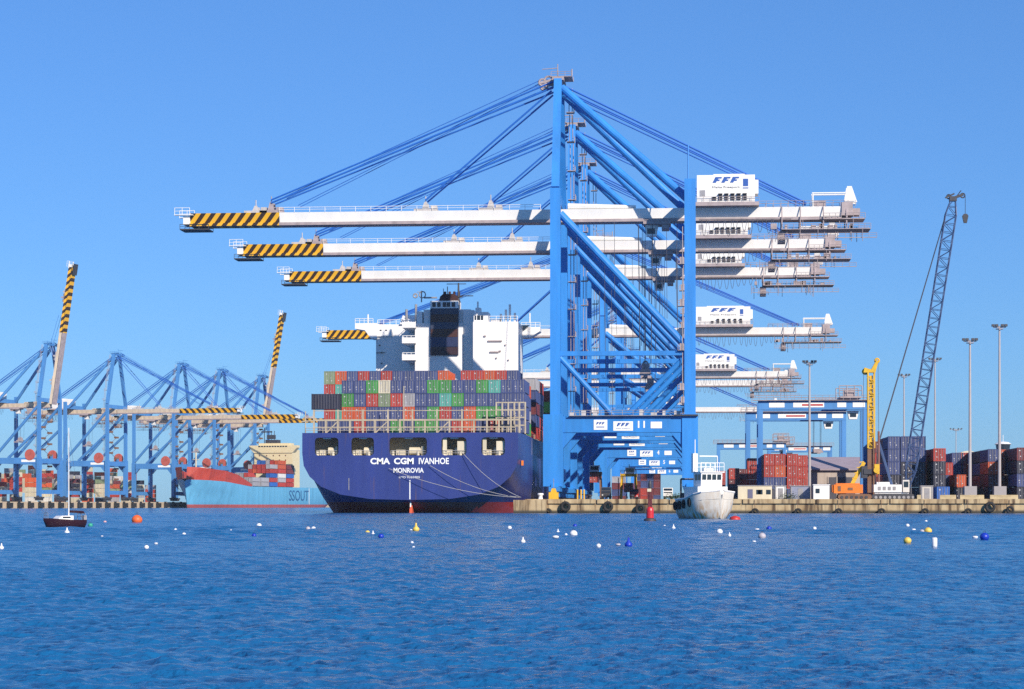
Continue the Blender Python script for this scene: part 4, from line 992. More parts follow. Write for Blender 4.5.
# floodlight masts
def light_mast(label, px, Y, py, arm=1.25, r0=.34, base=True):
    X = PX(px, Y); H = PZ(py, X, Y) - ZY
    r = thing('light_mast', label, 'light mast', (X, Y, ZY), 0, 'tall floodlight masts in the yard')
    m = MB(); m.tube((0, 0, 0), (0, 0, H), r0, 10, r2=r0*.55); m.build('mast', mat('galvanised mast', (.42, .38, .38), .5, var=.12), r)
    m = MB(); m.box(-arm, arm, -.15, .15, H-.35, H-.15); m.ring((0, 0, H-.6), arm*.55, .08, 'z', 14, 5); m.build('cross_arm', MAUVE, r)
    for x in (-arm, -arm*.45, arm*.45, arm): m = MB(); m.prism_x([(-.5, H-.1), (.35, H-.1), (.35, H+.35), (-.3, H+.35)], x-.28, x+.28); m.build('floodlight', DARK, r)
    if base: MB().box(-1.2, 1.2, -1.2, 1.2, 0, 2.7).build('base_block', mat('pale mast base', (.36, .33, .33), .8), r)
    return r
light_mast('tall lamp mast on a pale block, tallest at right behind the quay edge', 999.5, 437, 326)
light_mast('tall lamp mast second from right, rising from a pale grey block', 970, 436, 340)
light_mast('lamp mast in front of the nearest yard gantry beam', 809.5, 470, 362, base=False)
light_mast('thin far lamp mast just right of the crane boom', 935, 600, 359, 1.5, .3, False)
light_mast('thin far lamp mast left of the leaning crane boom', 904, 640, 375, 1.5, .3, False)
light_mast('smallest far lamp mast behind the cream shed roof', 956, 900, 429, 2.2, .25, False)

# sheds, cabins, tower
def at_ground(px, Y): return (PX(px, Y), Y, ZY)
SHED = mat('pale shed cladding', (.44, .37, .32), .7, var=.2, streak=True); ROOF = mat('mauve shed roof', (.33, .27, .31), .7, var=.15)
Y = 520; x0, x1 = PX(803, Y), PX(893, Y); r = thing('warehouse', 'long low shed with mauve sloping roof behind the orange machine', 'warehouse', ((x0+x1)/2, Y, ZY)); hw = (x1-x0)/2
m = MB(); m.box(-hw, hw, 0, 22, 0, 7.2); wl = m.build('wall', SHED, r)
m = MB(); m.prism_x([(-.8, 7.21), (22.6, 7.21), (22.6, 8.4), (12, 10.6), (10, 10.6), (-.8, 7.6)], -hw-.5, hw+.5); m.build('roof', ROOF, r)
m = MB(); m.box(-4.6, 1.8, -.08, -.02, 0, 5.6); m.build('door', mat('dark shed door', (.07, .07, .09), .6), r)
m = MB()
for x in (-4.7, -2.6, -.5, 1.8): m.box(x-.12, x+.12, -.2, -.09, 0, 5.8)
m.build('door_frame', SHED, r)
for px0, px1, Y, hgt, M_, lb, op in ((738, 772, 431, 2.75, CREAM, 'long cream site cabin by the quay edge right of the workboat', 'w'), (775, 786, 432, 2.7, WHITE, 'short white site cabin beside green plants on the quay', 'n'),
                                     (790.5, 810.5, 433, 2.7, mat('blue grey cabin', (.24, .26, .36), .6), 'blue grey site cabin on the quay left of the white hut', 'n'), (813.5, 829.5, 429.5, 2.9, SHIPW, 'white hut with one dark window left of the orange machine', 'h'),
                                     (921, 933, 428.5, 2.65, mat('pale equipment box', (.55, .50, .44), .6), 'pale square equipment box beside yellow striped barrier', 'n')):
    x0, x1 = PX(px0, Y), PX(px1, Y); hw = (x1-x0)/2
    r = thing('site_cabin', lb, 'cabin', ((x0+x1)/2, Y, ZY)); m = MB(); m.box(-hw, hw, 0, 2.6, .12, hgt); m.box(-hw+.2, hw-.2, .2, 2.4, 0, .119); m.build('wall', M_, r)
    MB().box(-hw-.12, hw+.12, -.12, 2.72, hgt+.001, hgt+.14).build('roof', STEEL if op != 'h' else SHIPW, r)
    if op == 'w':
        MB().box(-hw+1.9, -hw+2.9, -.06, -.003, .3, 2.1).build('door', mat('cabin door slate', (.12, .12, .2), .6), r)
        for x in (-hw+3.6, .6, 2.2): MB().box(x, x+.9, -.05, -.003, 1.1, 2.0).build('window', GLASS, r)
    if op == 'h': MB().box(-hw+.4, -hw+1.2, -.05, -.003, 1.3, 2.2).build('window', GLASS, r)
    if op == 'n':
        for x in [-hw+.06, hw-.26]: MB().box(x, x+.2, -.07, -.003, .15, hgt-.1).build('corner_post', STEEL, r)
        MB().box(-.5, .5, -.05, -.003, .25, hgt-.4).build('door', STEEL, r)
Y = 900; x0, x1 = PX(953, Y), PX(984, Y); hw = (x1-x0)/2
r = thing('warehouse', 'far cream barrel roofed shed showing above the right hand stacks', 'warehouse', ((x0+x1)/2, Y, ZY)); MB().box(-hw, hw, 0, 30, 0, 18.4).build('wall', CREAM, r)
m = MB(); m.prism_y([(-hw-.4, 18.41)] + [(-hw + 2*hw*k/10, 18.6 + 2.6*sin(pi*k/10)) for k in range(11)] + [(hw+.4, 18.41)][::1], -.3, 30.3); m.build('roof', mat('cream roof sheet', (.66, .60, .46), .6), r)
Y = 850; X = PX(1003, Y)
r = thing('control_tower', 'grey control tower with round glazed head above the right hand stacks', 'tower', (X, Y, ZY)); k_ = 850/2170
m = MB(); m.lathe([(1.6, 0), (1.6, 18.5)], n=14); m.build('shaft', SHED, r)
m = MB(); m.lathe([(2.4, 18.5), (2.9, 19.6), (2.9, 20.0)], n=16); m.lathe([(3.0, 22.3), (3.3, 22.5), (2.2, 23.2), (.6, 23.5)], n=16); m.tube((0, 0, 23.4), (0, 0, 26), .12, 5); m.build('head', SHIPW, r)
MB().lathe([(2.5, 20.01), (2.8, 22.29)], n=16).build('window', GLASS, r)
m = MB(); m.box(-4.4, -2.6, 0, 3, 0, 20.5); m.build('stair_shaft', mat('blue grey cabin', (.24, .26, .36), .6), r)

# crawler cranes and piling rig
def tracks(m, x0, x1, y0, w=.9, h=1.15):
    for yy in (y0, y0 + 3.6):
        pts = [(x0+.5, 0), (x1-.5, 0), (x1, .45), (x1-.1, h-.15), (x1-.6, h), (x0+.6, h), (x0+.1, h-.15), (x0, .45)]
        m.prism_y(pts, yy, yy+w)
Y = 430; s_ = FPX/430.0
r = thing('crawler_crane', 'white crawler crane with a very tall dark blue lattice boom leaning right', 'crane', at_ground(893, Y)); X0 = PX(893, Y)
def LX(px): return PX(px, Y) - X0
def LZ(py): return PZ(py, X0, Y) - ZY
m = MB(); tracks(m, LX(872), LX(916), .2); m.build('track', DARK, r)
m = MB()
for x in [LX(876)+.9*i for i in range(9)]: m.tube((x, .1, .5), (x, .19, .5), .3, 10)
m.build('track_roller', STEEL, r)
m = MB(); m.box(LX(875), LX(909), .6, 4.6, 1.2, 1.5); m.box(LX(874), LX(902), .3, 4.8, 1.51, 3.0); m.box(LX(877), LX(890), .6, 4.4, 3.01, 3.5); m.build('body', SHIPW, r)
m = MB()
for i in range(4): m.box(LX(878+i*5), LX(881+i*5), .24, .295, 1.9, 2.6)
m.build('grille', STEEL, r)
m = MB(); m.box(LX(903), LX(909.5), .2, 2.0, 1.51, 3.9); cb = m.build('operator_cab', mat('crane cab white', (.70, .66, .60), .4), r)
MB().box(LX(904), LX(908.5), .13, .19, 2.5, 3.6).build('window', GLASS, cb)
foot, head = Vector((LX(909), 2.6, 2.0)), Vector((LX(955), 2.6, LZ(197)))
d = (head - foot); Lb = d.length; u = d.normalized(); n_ = Vector((u.z, 0, -u.x))
m = MB(); hw_ = lambda t: 1.05 * min(1, t/5 + .18, (Lb - t)/5 + .35)
pts = {}
N = 34
for i in range(N+1):
    t = Lb*i/N; w_ = hw_(t); c = foot + u*t
    for a in (-1, 1):
        for b in (-1, 1): pts[i, a, b] = c + n_*w_*a + Vector((0, 1, 0))*w_*b
for i in range(N):
    for a in (-1, 1):
        for b in (-1, 1): m.tube(pts[i, a, b], pts[i+1, a, b], .10, 5, caps=False)
    for b in (-1, 1): m.tube(pts[i, -1 if i % 2 else 1, b], pts[i+1, 1 if i % 2 else -1, b], .065, 4, caps=False); m.tube(pts[i, -1, b], pts[i, 1, b], .055, 4, caps=False)
    for a in (-1, 1): m.tube(pts[i, a, -1 if i % 2 else 1], pts[i+1, a, 1 if i % 2 else -1], .065, 4, caps=False)
m.build('lattice_boom', mat('dark blue lattice paint', (.045, .085, .20), .5), r)
m = MB(); m.box(head.x-.8, head.x+.6, 1.9, 3.3, head.z-.6, head.z+.3); m.bar((head.x+.2, 2.6, head.z+.1), (head.x+1.9, 2.6, head.z+.7), .4, .5); m.ring((head.x+1.8, 2.6, head.z+.5), .42, .14, 'y', 12, 5); m.ring((head.x-.9, 2.6, head.z+.3), .4, .14, 'y', 12, 5); m.bar((head.x-1.6, 2.6, head.z+.1), (head.x+.2, 2.6, head.z+.9), .2, .3); m.tube((head.x+.6, 2.6, head.z+.3), (head.x+1.5, 2.6, head.z+1.5), .1, 5)
m.build('boom_head', DARK, r)
m = MB(); m.tube((head.x+2.3, 2.6, head.z+.4), (head.x+2.3, 2.6, LZ(214)), .05, 4); m.prism_y([(head.x+1.7, LZ(215)), (head.x+2.0, LZ(222)), (head.x+2.6, LZ(222)), (head.x+2.9, LZ(215)), (head.x+2.6, LZ(213)), (head.x+2.0, LZ(213))], 2.3, 2.9); m.build('hook_block', DARK, r)
m = MB(); gx, gz = LX(880), LZ(442)
for yy in (1.6, 3.6): m.tube((gx, yy, gz), (LX(949.5), yy*.5+1.3, LZ(206)), .07, 4); m.tube((gx, yy, gz), (LX(876), yy, 3.0), .07, 4)
m.build('pendant_rope', CABLE, r)
m = MB()
for yy in (1.6, 3.6): m.bar((LX(893), yy, 3.0), (gx, yy, gz), .3, .3)
m.build('back_mast', mat('dark blue lattice paint', (.045, .085, .20), .5), r)
Y = 429; X0 = PX(860, Y)
r = thing('piling_rig', 'orange bodied piling rig with a tall yellow leader mast', 'piling rig', (X0, Y, ZY))
m = MB(); tracks(m, LX(838), LX(872), .2); m.build('track', BROWN, r)
m = MB()
for x in [LX(842)+.95*i for i in range(6)]: m.tube((x, .1, .5), (x, .19, .5), .3, 10)
m.build('track_roller', DARK, r)
m = MB(); m.box(LX(834), LX(863), .4, 4.2, 1.3, 3.0); m.box(LX(836), LX(860), .6, 4.0, 3.01, 3.25); m.box(LX(832.5), LX(833.9), .7, 3.9, 1.5, 2.9); m.build('body', ORANGE, r)
m = MB(); m.box(LX(848), LX(853), .33, .395, 1.9, 2.4); m.box(LX(838), LX(841), .33, .395, 1.7, 2.7); m.build('body_marking', BROWN, r)
m = MB(); m.bar((LX(853), 2.2, 3.2), (LX(865), 2.2, LZ(462)), .7, .7)
for i in range(5): m.bar((LX(853+i*2.4)-.5, 1.9, 3.2+i*1.05), (LX(853+i*2.4)+.4, 1.9, 3.3+i*1.05), .2)
m.build('stay_strut', YELLOW, r)
xa, xb = LX(868.8), LX(875.2); zt_ = LZ(372)
m = MB()
for x in (xa, xb):
    for yy in (1.6, 2.9): m.box(x-.14, x+.14, yy-.14, yy+.14, LZ(448), zt_)
k = 0; z = LZ(448)
while z < zt_ - 1.4:
    for yy in (1.6, 2.9): m.bar((xa if k % 2 else xb, yy, z), (xb if k % 2 else xa, yy, z+1.3), .12)
    m.bar((xa, 1.6, z), (xb, 1.6, z), .14); m.box(xa+.3, xb-.3, 2.0, 2.5, z, z+1.29); z += 1.3; k += 1
m.build('leader_mast', YELLOW, r)
m = MB(); m.prism_y([(xa-.9, zt_), (xb+.2, zt_), (LX(879), LZ(361.5)), (LX(877.5), LZ(359)), (xa+.6, LZ(369)), (xa-.7, LZ(367))], 1.5, 3.0); m.ring((LX(866), 2.2, LZ(371)), .45, .2, 'y', 12, 5); m.ring((LX(878), 2.2, LZ(360)), .4, .18, 'y', 12, 5); m.build('cat_head', YELLOW, r)
m = MB(); m.box(xa-.1, xb-.5, 1.7, 2.8, 1.4, LZ(448)-.01); m.tube((xb-.2, 1.5, 1.0), (xb-.2, 1.5, LZ(440)), .18, 8); m.build('lower_leader', BROWN, r)
m = MB(); m.box(LX(862), LX(868), 1.0, 3.0, LZ(478), LZ(466)); m.box(LX(864), LX(872), .8, 1.5, LZ(474), LZ(469)); m.build('rotary_drive', DARK, r)
m = MB(); m.box(LX(875), LX(880), 1.2, 2.6, LZ(474), LZ(464)); m.tube((LX(877), 1.1, LZ(470)), (LX(877), .7, LZ(470)), .6, 12); m.build('drill_head', YELLOW, r)
m = MB(); m.tube((LX(879.5), 1.8, 0), (LX(879.5), 1.8, LZ(431)), .22, 8); m.build('drill_rod', mat('rusty rod', (.22, .10, .08), .7), r)
m = MB(); m.tube((LX(879.5), 1.8, LZ(431)), (LX(879), 2.2, LZ(360)), .04, 4); m.tube((LX(864.5), 2.2, LZ(374)), (LX(863), 2.2, LZ(470)), .04, 4); m.build('hoist_rope', CABLE, r)
# straddle carriers between the portal legs
def straddle(label, px, Y, py, fr, cabm, load):
    X = PX(px, Y); H = PZ(py, X, Y) - ZY; r = thing('straddle_carrier', label, 'straddle carrier', (X, Y, ZY))
    for s in (-1, 1):
        for yy in (0, 6.5):
            m = MB(); m.bar((s*2.2, yy, 1.0), (s*1.9, yy, H-1.2), .5, .6); m.build('leg', fr, r)
            m = MB(); m.tube((s*2.2-.25, yy, .65), (s*2.2+.25, yy, .65), .65, 12); m.build('wheel', RUBBER, r)
        m = MB(); m.box(s*2.2-.35, s*2.2+.35, -1, 7.5, 1.0, 1.7); m.build('side_frame', fr, r)
    m = MB(); m.box(-2.3, 2.3, -.5, 7, H-1.2, H-.5); m.rail([(-2.2, -.4, H-.5), (2.2, -.4, H-.5)], 1.0, 1.1, .07); m.tube((.2, 0, H-.5), (.2, 0, H+2.2), .12, 5); m.build('top_frame', fr, r)
    m = MB(); m.prism_y([(-.9, H-.49), (1.6, H-.49), (1.9, H+1.3), (-.9, H+1.3)], -.7, 1.2); cb = m.build('operator_cab', cabm, r); MB().box(-.6, 1.5, -.77, -.71, H, H+1.0).build('window', GLASS, cb)
    container(load[1], load[0], (X, Y-1.5, ZY + load[2]), doors=True)
    return r
straddle('dark straddle carrier holding a red box between portal legs', 593, 600, 470, BROWN, SHIPW, ('red', 'red container held high under the dark straddle carrier', 5.2))
straddle('yellow straddle carrier with white cab seen through the crane portals', 628.5, 610, 472, YELLOW, SHIPW, ('maroon', 'maroon container held inside the yellow straddle carrier', 2.6))

# quay edge: tyres, bollards, small machines, shrubs
TG = 'tyre fenders hung on the quay face'
for i, (px, py, lb) in enumerate(((565.5, 506.5, 'big black tyre fender, farthest left under the crane legs'), (608, 506.5, 'black tyre fender right of the big left one on the quay'), (640, 509, 'black tyre fender low on the quay beside the red beacon'),
                                (755, 512.2, 'half sunk tyre fender under the cream cabin'), (798, 512.2, 'half sunk tyre fender under the blue grey cabin'), (838.5, 512.2, 'half sunk tyre fender under the orange machine'),
                                (881.5, 512.2, 'half sunk tyre fender under the crawler crane'), (925, 512.2, 'half sunk tyre fender under the pale equipment box'), (968, 512.2, 'half sunk tyre fender under the second lamp mast'),
                                (990, 507, 'round tyre fender hanging clear of the water at right'), (1010, 510, 'half sunk tyre fender nearest the right edge'), (548, 512.2, 'half sunk tyre fender left of the yellow bollard'))):
    X = PX(px, 424.4); z = PZ(py, X, 424.4); m = MB(); R_ = .56 if 'sunk' in lb else .74; m.ring((0, 0, 0), R_, R_*.42, 'y', 22, 8)
    r = thing('tyre_fender', lb, 'tyre', (X, 424.2, z), 0, TG); m.build('tyre', RUBBER, r, smooth=True)
    m = MB(); m.tube((0, .05, R_), (-.1, .25, ZQ - z), .05, 5); m.build('chain', BROWN, r)
def bollard(label, px, M_, h=1.0, Y=427, s=1.0):
    m = MB(); m.lathe([(.55*s, 0), (.5*s, .08), (.34*s, .25), (.28*s, .6*h), (.40*s, .72*h), (.50*s, .85*h), (.42*s, h), (.1, h+.05)], n=16)
    return tag(m.build('bollard', M_, None, (PX(px, Y), Y, ZQ + .0), smooth=True), label, 'bollard')
bollard('white mooring bollard on the quay corner by the ship', 540.5, SHIPW, 1.3, s=1.3)
bollard('small dark bollard on the quay left of the red beacon', 632, DARK); bollard('small dark bollard on the quay under the far portal legs', 590, DARK)
X = PX(553.5, 428); r = thing('power_cabinet', 'yellow cabinet with a thin pole on the quay under the crane leg', 'cabinet', (X, 428, ZQ))
MB().box(-.95, .95, 0, 1.3, 0, 1.5).build('cabinet', YELLOW, r); m = MB(); m.prism_y([(-.6, 1.5), (.6, 1.5), (.35, 2.3), (-.35, 2.3)], .2, 1.1); m.build('hood', YELLOW, r); m = MB(); m.tube((0, .6, 2.3), (0, .6, 4.2), .06, 6); m.build('pole', STEEL, r)
for px, lb in ((577.5, 'leftmost of three yellow guard posts on the quay'), (581, 'middle of three yellow guard posts on the quay'), (584, 'rightmost of three yellow guard posts on the quay')):
    m = MB(); m.lathe([(.16, 0), (.16, 2.0), (.05, 2.1)], n=10); tag(m.build('guard_post', YELLOW, None, (PX(px, 430), 430, ZQ)), lb, 'post', 'yellow guard posts')
def truck(label, px, Y, cabm, rz=0.0, bed=None):
    r = thing('terminal_tractor', label, 'truck', (PX(px, Y), Y, ZY), rz)
    m = MB(); m.box(-1.1, 1.1, 0, 6.0, .75, 1.1); m.build('chassis', DARK, r)
    m = MB(); m.prism_x([(-.2, 1.1), (1.7, 1.1), (1.7, 3.1), (.2, 3.1), (-.2, 2.2)], -1.15, 1.15); c = m.build('cab', cabm, r); m = MB(); m.add([(-1, -.21, 1.9), (1, -.21, 1.9), (1, .12, 2.95), (-1, .12, 2.95)], [(0,1,2,3)]); m.tf(lambda v: v + Vector((0, -.06, 0))); m.build('windscreen', GLASS, c)
    for s in (-1, 1):
        for yy in (.9, 4.8): m = MB(); m.tube((s*.85-.2, yy, .5), (s*.85+.2, yy, .5), .5, 14); m.build('wheel', RUBBER, r)
        m = MB(); m.box(s*.8-.15, s*.8+.15, -.27, -.21, 1.2, 1.4); m.build('headlight', WHITET, r)
    return r
truck('small dark terminal tractor parked on the quay between the portals', 606, 500, DARK)
truck('dark red terminal tractor on the quay left of the red beacon', 634, 560, RED)
truck('white terminal tractor waiting under the crane landside legs', 668, 520, SHIPW)
for px, lb in ((672, 'low green shrub on the quay behind the tug, left one'), (678, 'low green shrub on the quay behind the tug, right one')):
    m = MB(); rs_ = random.Random(px)
    for i in range(260):
        p = Vector((rs_.gauss(0, .75), rs_.gauss(0, .5), abs(rs_.gauss(.55, .35)))); a = rs_.uniform(0, 6.28); e = Vector((cos(a), sin(a), rs_.uniform(-.6, .6))) * .16; f = Vector((-sin(a), cos(a), rs_.uniform(-.4, .8))) * .10
        m.add([p - e, p + f, p + e, p - f], [(0, 1, 2, 3)])
    r = thing('shrub', lb, 'shrub', (PX(px, 432), 432, ZQ)); m.build('foliage', mat('shrub green', (.06, .11, .03), .8, var=.5, scale=2), r); m = MB(); [m.tube((0, 0, 0), (x, 0, .9), .04, 5, r2=.015) for x in (-.5, -.1, .4)]; m.build('stem', BROWN, r)
m = MB(); rs_ = random.Random(4)
for i in range(300):
    p = Vector((rs_.gauss(0, .9), rs_.gauss(0, .4), abs(rs_.gauss(.6, .4)))); a = rs_.uniform(0, 6.28); e = Vector((cos(a), sin(a), rs_.uniform(-.6, .6))) * .16; f = Vector((-sin(a), cos(a), rs_.uniform(-.4, .8))) * .10
    m.add([p - e, p + f, p + e, p - f], [(0, 1, 2, 3)])
tag(m.build('shrub', mat('shrub green', (.06, .11, .03)), None, (PX(788, 430), 430, ZQ)), 'green plant heap between the white and blue grey cabins', 'shrub')
for px0, px1, lb in ((917, 921, 'yellow striped barrier left of the pale equipment box'), (940, 956, 'low yellow concrete barrier right of the blue container'), (960, 984, 'long pale barrier under the second lamp mast'), (990, 1018, 'long yellow edged barrier at the right end')):
    x0, x1 = PX(px0, 427.5), PX(px1, 427.5)
    m = MB(); m.prism_x([(0, 0), (.6, 0), (.42, .35), (.38, .8), (.22, .8), (.18, .35)], x0, x1); tag(m.tf(lambda v: v - Vector(((x0+x1)/2, 0, 0))).build('barrier', mat('faded yellow concrete', (.48, .38, .22), .8, var=.3), None, ((x0+x1)/2, 427.2, ZQ+.16)), lb, 'barrier')

for k_, mb in MASS.items(): pass
if MASS:
    al = MB(); ms = []
    for i, (k_, mb) in enumerate(MASS.items()): al.add(mb.v, mb.f, i); ms.append(CONT[k_])
    tag(al.build('stacked_containers', ms), 'mass of further containers standing behind the ones in front', 'containers', None, 'stuff')

# ---------------------------------------------------------------- boats and buoys
def boat_root(name, label, cat, px, d, heading):
    x, y = AT(px, d); return thing(name, label, cat, (x, y, 0), radians(heading) + YAW)
# workboat: local -y is the bow
r = boat_root('tugboat', 'small rust streaked white workboat moored off the quay, bow towards us', 'boat', 721, 246, 22); r.scale = (1.0, .64, 1.0)
def rusty(name, base, amt=.55):
    m = mat(name, base, .55, var=.15); n = m.node_tree; L = n.links; p = n.nodes['Principled BSDF']
    src = p.inputs['Base Color'].links[0].from_socket
    tc = n.nodes.new('ShaderNodeTexCoord'); mp = n.nodes.new('ShaderNodeMapping'); mp.inputs['Scale'].default_value = (1.6, 1.6, .35)
    nz = n.nodes.new('ShaderNodeTexNoise'); nz.inputs['Detail'].default_value = 6; nz.inputs['Scale'].default_value = 1.3
    L.new(tc.outputs['Object'], mp.inputs[0]); L.new(mp.outputs[0], nz.inputs['Vector'])
    s = n.nodes.new('ShaderNodeSeparateXYZ'); L.new(tc.outputs['Object'], s.inputs[0])
    mr = n.nodes.new('ShaderNodeMapRange'); mr.inputs['From Min'].default_value = .44; mr.inputs['From Max'].default_value = .60; L.new(nz.outputs['Fac'], mr.inputs['Value'])
    hz = n.nodes.new('ShaderNodeMapRange'); hz.inputs['From Min'].default_value = 2.2; hz.inputs['From Max'].default_value = .2; hz.inputs['To Min'].default_value = .15; L.new(s.outputs['Z'], hz.inputs['Value'])
    mu = n.nodes.new('ShaderNodeMath'); mu.operation = 'MULTIPLY'; L.new(mr.outputs[0], mu.inputs[0]); L.new(hz.outputs[0], mu.inputs[1])
    mx = n.nodes.new('ShaderNodeMix'); mx.data_type = 'RGBA'; mx.inputs['B'].default_value = (.50, .24, .03, 1); L.new(mu.outputs[0], mx.inputs['Factor']); L.new(src, mx.inputs['A']); L.new(mx.outputs['Result'], p.inputs['Base Color'])
    return m
TH = rusty('rusty workboat white', (.74, .69, .60))
loft([(-.35, [(0,2.2),(.06,2.5),(.1,2.8),(.16,3.05),(.22,3.25)]), (0, [(0,-.3),(.08,.6),(.2,1.6),(.4,2.5),(.5,3.2)]), (1.2, [(0,-.5),(.9,.2),(1.5,1.2),(1.95,2.2),(2.1,3.05)]), (2.8, [(0,-.6),(1.6,0),(2.25,.9),(2.5,1.9),(2.55,2.85)]),
      (6, [(0,-.6),(2.0,-.1),(2.5,.7),(2.6,1.5),(2.6,2.35)]), (10.5, [(0,-.5),(1.9,-.1),(2.35,.7),(2.45,1.4),(2.45,2.2)]), (10.8, [(0,.2),(1.7,.4),(2.1,.8),(2.3,1.4),(2.35,2.2)])], 'hull', TH, r)
m = MB(); m.add([(-.2, -.2, 2.3), (.2, -.2, 2.3), (2.0, 1.2, 2.2), (2.5, 2.8, 2.0), (2.5, 6, 1.6), (2.35, 10.7, 1.5), (-2.35, 10.7, 1.5), (-2.5, 6, 1.6), (-2.5, 2.8, 2.0), (-2.0, 1.2, 2.2)], [tuple(range(10))]); m.build('deck', STEEL, r)
m = MB()
for k in range(7):
    y0 = -.3 + k*.9
m.path([(-.22, -.33, 3.27), (-.52, .02, 3.22), (-2.12, 1.2, 3.07), (-2.57, 2.8, 2.87), (-2.62, 6, 2.37), (-2.47, 10.5, 2.22)], .09, 6); m.path([(.22, -.33, 3.27), (.52, .02, 3.22), (2.12, 1.2, 3.07), (2.57, 2.8, 2.87), (2.62, 6, 2.37), (2.47, 10.5, 2.22)], .09, 6); m.build('rubbing_strake', SHIPW, r)
m = MB(); m.box(-1.9, 1.9, 3.2, 8.6, 1.6, 3.7); m.build('deckhouse', SHIPW, r)
m = MB(); m.prism_x([(3.7, 3.71), (6.6, 3.71), (6.6, 5.3), (3.5, 5.3)], -1.35, 1.35); wh = m.build('wheelhouse', SHIPW, r)
MB().box(-1.55, 1.55, 3.25, 6.8, 5.31, 5.42).build('wheelhouse_roof', SHIPW, r)
for i in range(4): MB().box(-1.22+.64*i, -.72+.64*i, 3.5, 3.565, 4.5, 5.1).build('window', GLASS, wh)
m = MB()
for yy in (4.3, 5.5): m.box(-1.41, -1.36, yy-.4, yy+.4, 4.45, 5.1); m.box(1.36, 1.41, yy-.4, yy+.4, 4.45, 5.1)
m.build('side_window', GLASS, wh)
m = MB(); m.rail([(-1.5, 3.3, 5.42), (1.5, 3.3, 5.42)], 1.0, .6, .035); m.rail([(-1.5, 6.7, 5.42), (1.5, 6.7, 5.42)], 1.0, .6, .035); m.tube((-1.1, 5, 7.2), (1.2, 5, 7.2), .07, 6); m.tube((1.2, 5, 5.4), (1.2, 5, 7.2), .05, 6)
m.box(-.7, .5, 4.4, 5.2, 5.43, 5.8); m.build('roof_rail', SHIPW, r)
m = MB(); m.box(-1.85, -1.25, 5.2, 5.9, 5.42, 7.5); m.tube((-1.5, 5.5, 7.5), (-1.5, 5.5, 9.1), .05, 6); m.build('signal_mast', SHIPW, r)
m = MB(); m.tube((-2.1, 9.3, 1.6), (-2.1, 9.3, 4.6), .12, 6); m.tube((1.6, 9.3, 1.6), (1.6, 9.3, 4.6), .12, 6); m.tube((-2.1, 9.3, 4.6), (1.6, 9.3, 4.6), .12, 6); m.box(-1.9, -.7, 8.7, 9.6, 1.6, 3.0); m.build('stern_gantry', DARK, r)
for x, y, z in ((-2.5, 4.4, 1.9), (-2.6, 6.4, 1.7), (-2.55, 8.3, 1.6), (-2.5, 10.1, 1.5)): MB().ring((x-.1, y, z), .38, .16, 'x', 14, 6).build('tyre_fender', RUBBER, r)
m = MB(); m.tube((0, .6, 2.3), (0, .6, 3.5), .12, 8); m.tube((-.3, .6, 3.2), (.3, .6, 3.2), .07, 6); m.box(-.8, .8, 1.6, 2.4, 2.2, 3.2); m.build('bow_bitt', SHIPW, r)
x, y = AT(735, 232); r = thing('mooring_buoy', 'red float touching the workboat bow at the waterline', 'buoy', (x, y, 0)); m = MB(); m.lathe([(.05, -.4), (.5, -.2), (.62, .05), (.5, .32), (.12, .45)], n=16); m.build('float', RED, r, smooth=True); MB().ring((0, 0, .52), .12, .03, 'y').build('lifting_ring', STEEL, r)
# beacon
x, y = AT(650, 204)
r = thing('beacon_buoy', 'red harbour beacon buoy with dark lattice top floating before the quay', 'buoy', (x, y, 0)); r.scale = (.85, .85, .95)
m = MB(); m.lathe([(.3, -.3), (.66, -.1), (.70, .2), (.6, .34), (.3, .4)], n=20); m.build('float', DARK, r, smooth=True)
m = MB(); m.lathe([(.42, .4), (.42, 1.15), (.36, 1.35), (.24, 1.5)], n=18); m.build('body', mat('signal red', (.55, .02, .03), .4), r, smooth=False)
m = MB()
for a in range(4): t = a*pi/2 + .6; m.tube((.26*cos(t), .26*sin(t), 1.45), (.17*cos(t), .17*sin(t), 3.2), .045, 6)
for z in (1.8, 2.2, 2.6, 3.0): m.ring((0, 0, z), .22, .025, 'z', 12, 4)
m.box(-.2, .2, -.2, .2, 1.5, 2.3); m.build('tower', mat('beacon dark red', (.12, .02, .025), .6), r)
m = MB(); m.box(-.3, .14, -.25, .1, 3.0, 3.3); m.build('solar_panel', CREAM, r); m = MB(); m.lathe([(.16, 3.25), (.2, 3.45), (.2, 3.8), (.12, 4.05), (.03, 4.15)], n=12); m.build('lantern', DARK, r)
# sailing boat: bow to the left
r = boat_root('sailing_boat', 'small dark hulled sailing boat at anchor, bare mast, farthest left on the water', 'boat', 46, 150.5, -52); r.scale = (1, .75, .92)
MH = mat('dark maroon hull paint', (.035, .012, .018), .3)
loft([(-.25, [(0,.55),(.03,.62),(.06,.68),(.1,.74)]), (.1, [(0,-.1),(.18,.2),(.32,.5),(.4,.75)]), (1.1, [(0,-.25),(.5,.05),(.66,.4),(.7,.68)]), (2.4, [(0,-.3),(.7,0),(.82,.35),(.84,.62)]), (3.6, [(0,-.2),(.55,.05),(.68,.35),(.7,.62)]), (3.75, [(0,0),(.4,.15),(.6,.38),(.62,.62)])], 'hull', MH, r)
m = MB(); m.add([(0, -.2, .68), (.4, .1, .7), (.7, 1.1, .64), (.84, 2.4, .58), (.7, 3.6, .58), (-.7, 3.6, .58), (-.84, 2.4, .58), (-.7, 1.1, .64), (-.4, .1, .7)], [tuple(range(9))]); m.build('deck', CREAM, r)
m = MB(); m.prism_x([(.9, .66), (2.5, .62), (2.5, .94), (1.3, .92)], -.45, .45); cb = m.build('cabin', SHIPW, r); m = MB(); m.box(-.46, -.451, 1.4, 2.2, .74, .86); m.box(.451, .46, 1.4, 2.2, .74, .86); m.build('window', GLASS, cb)
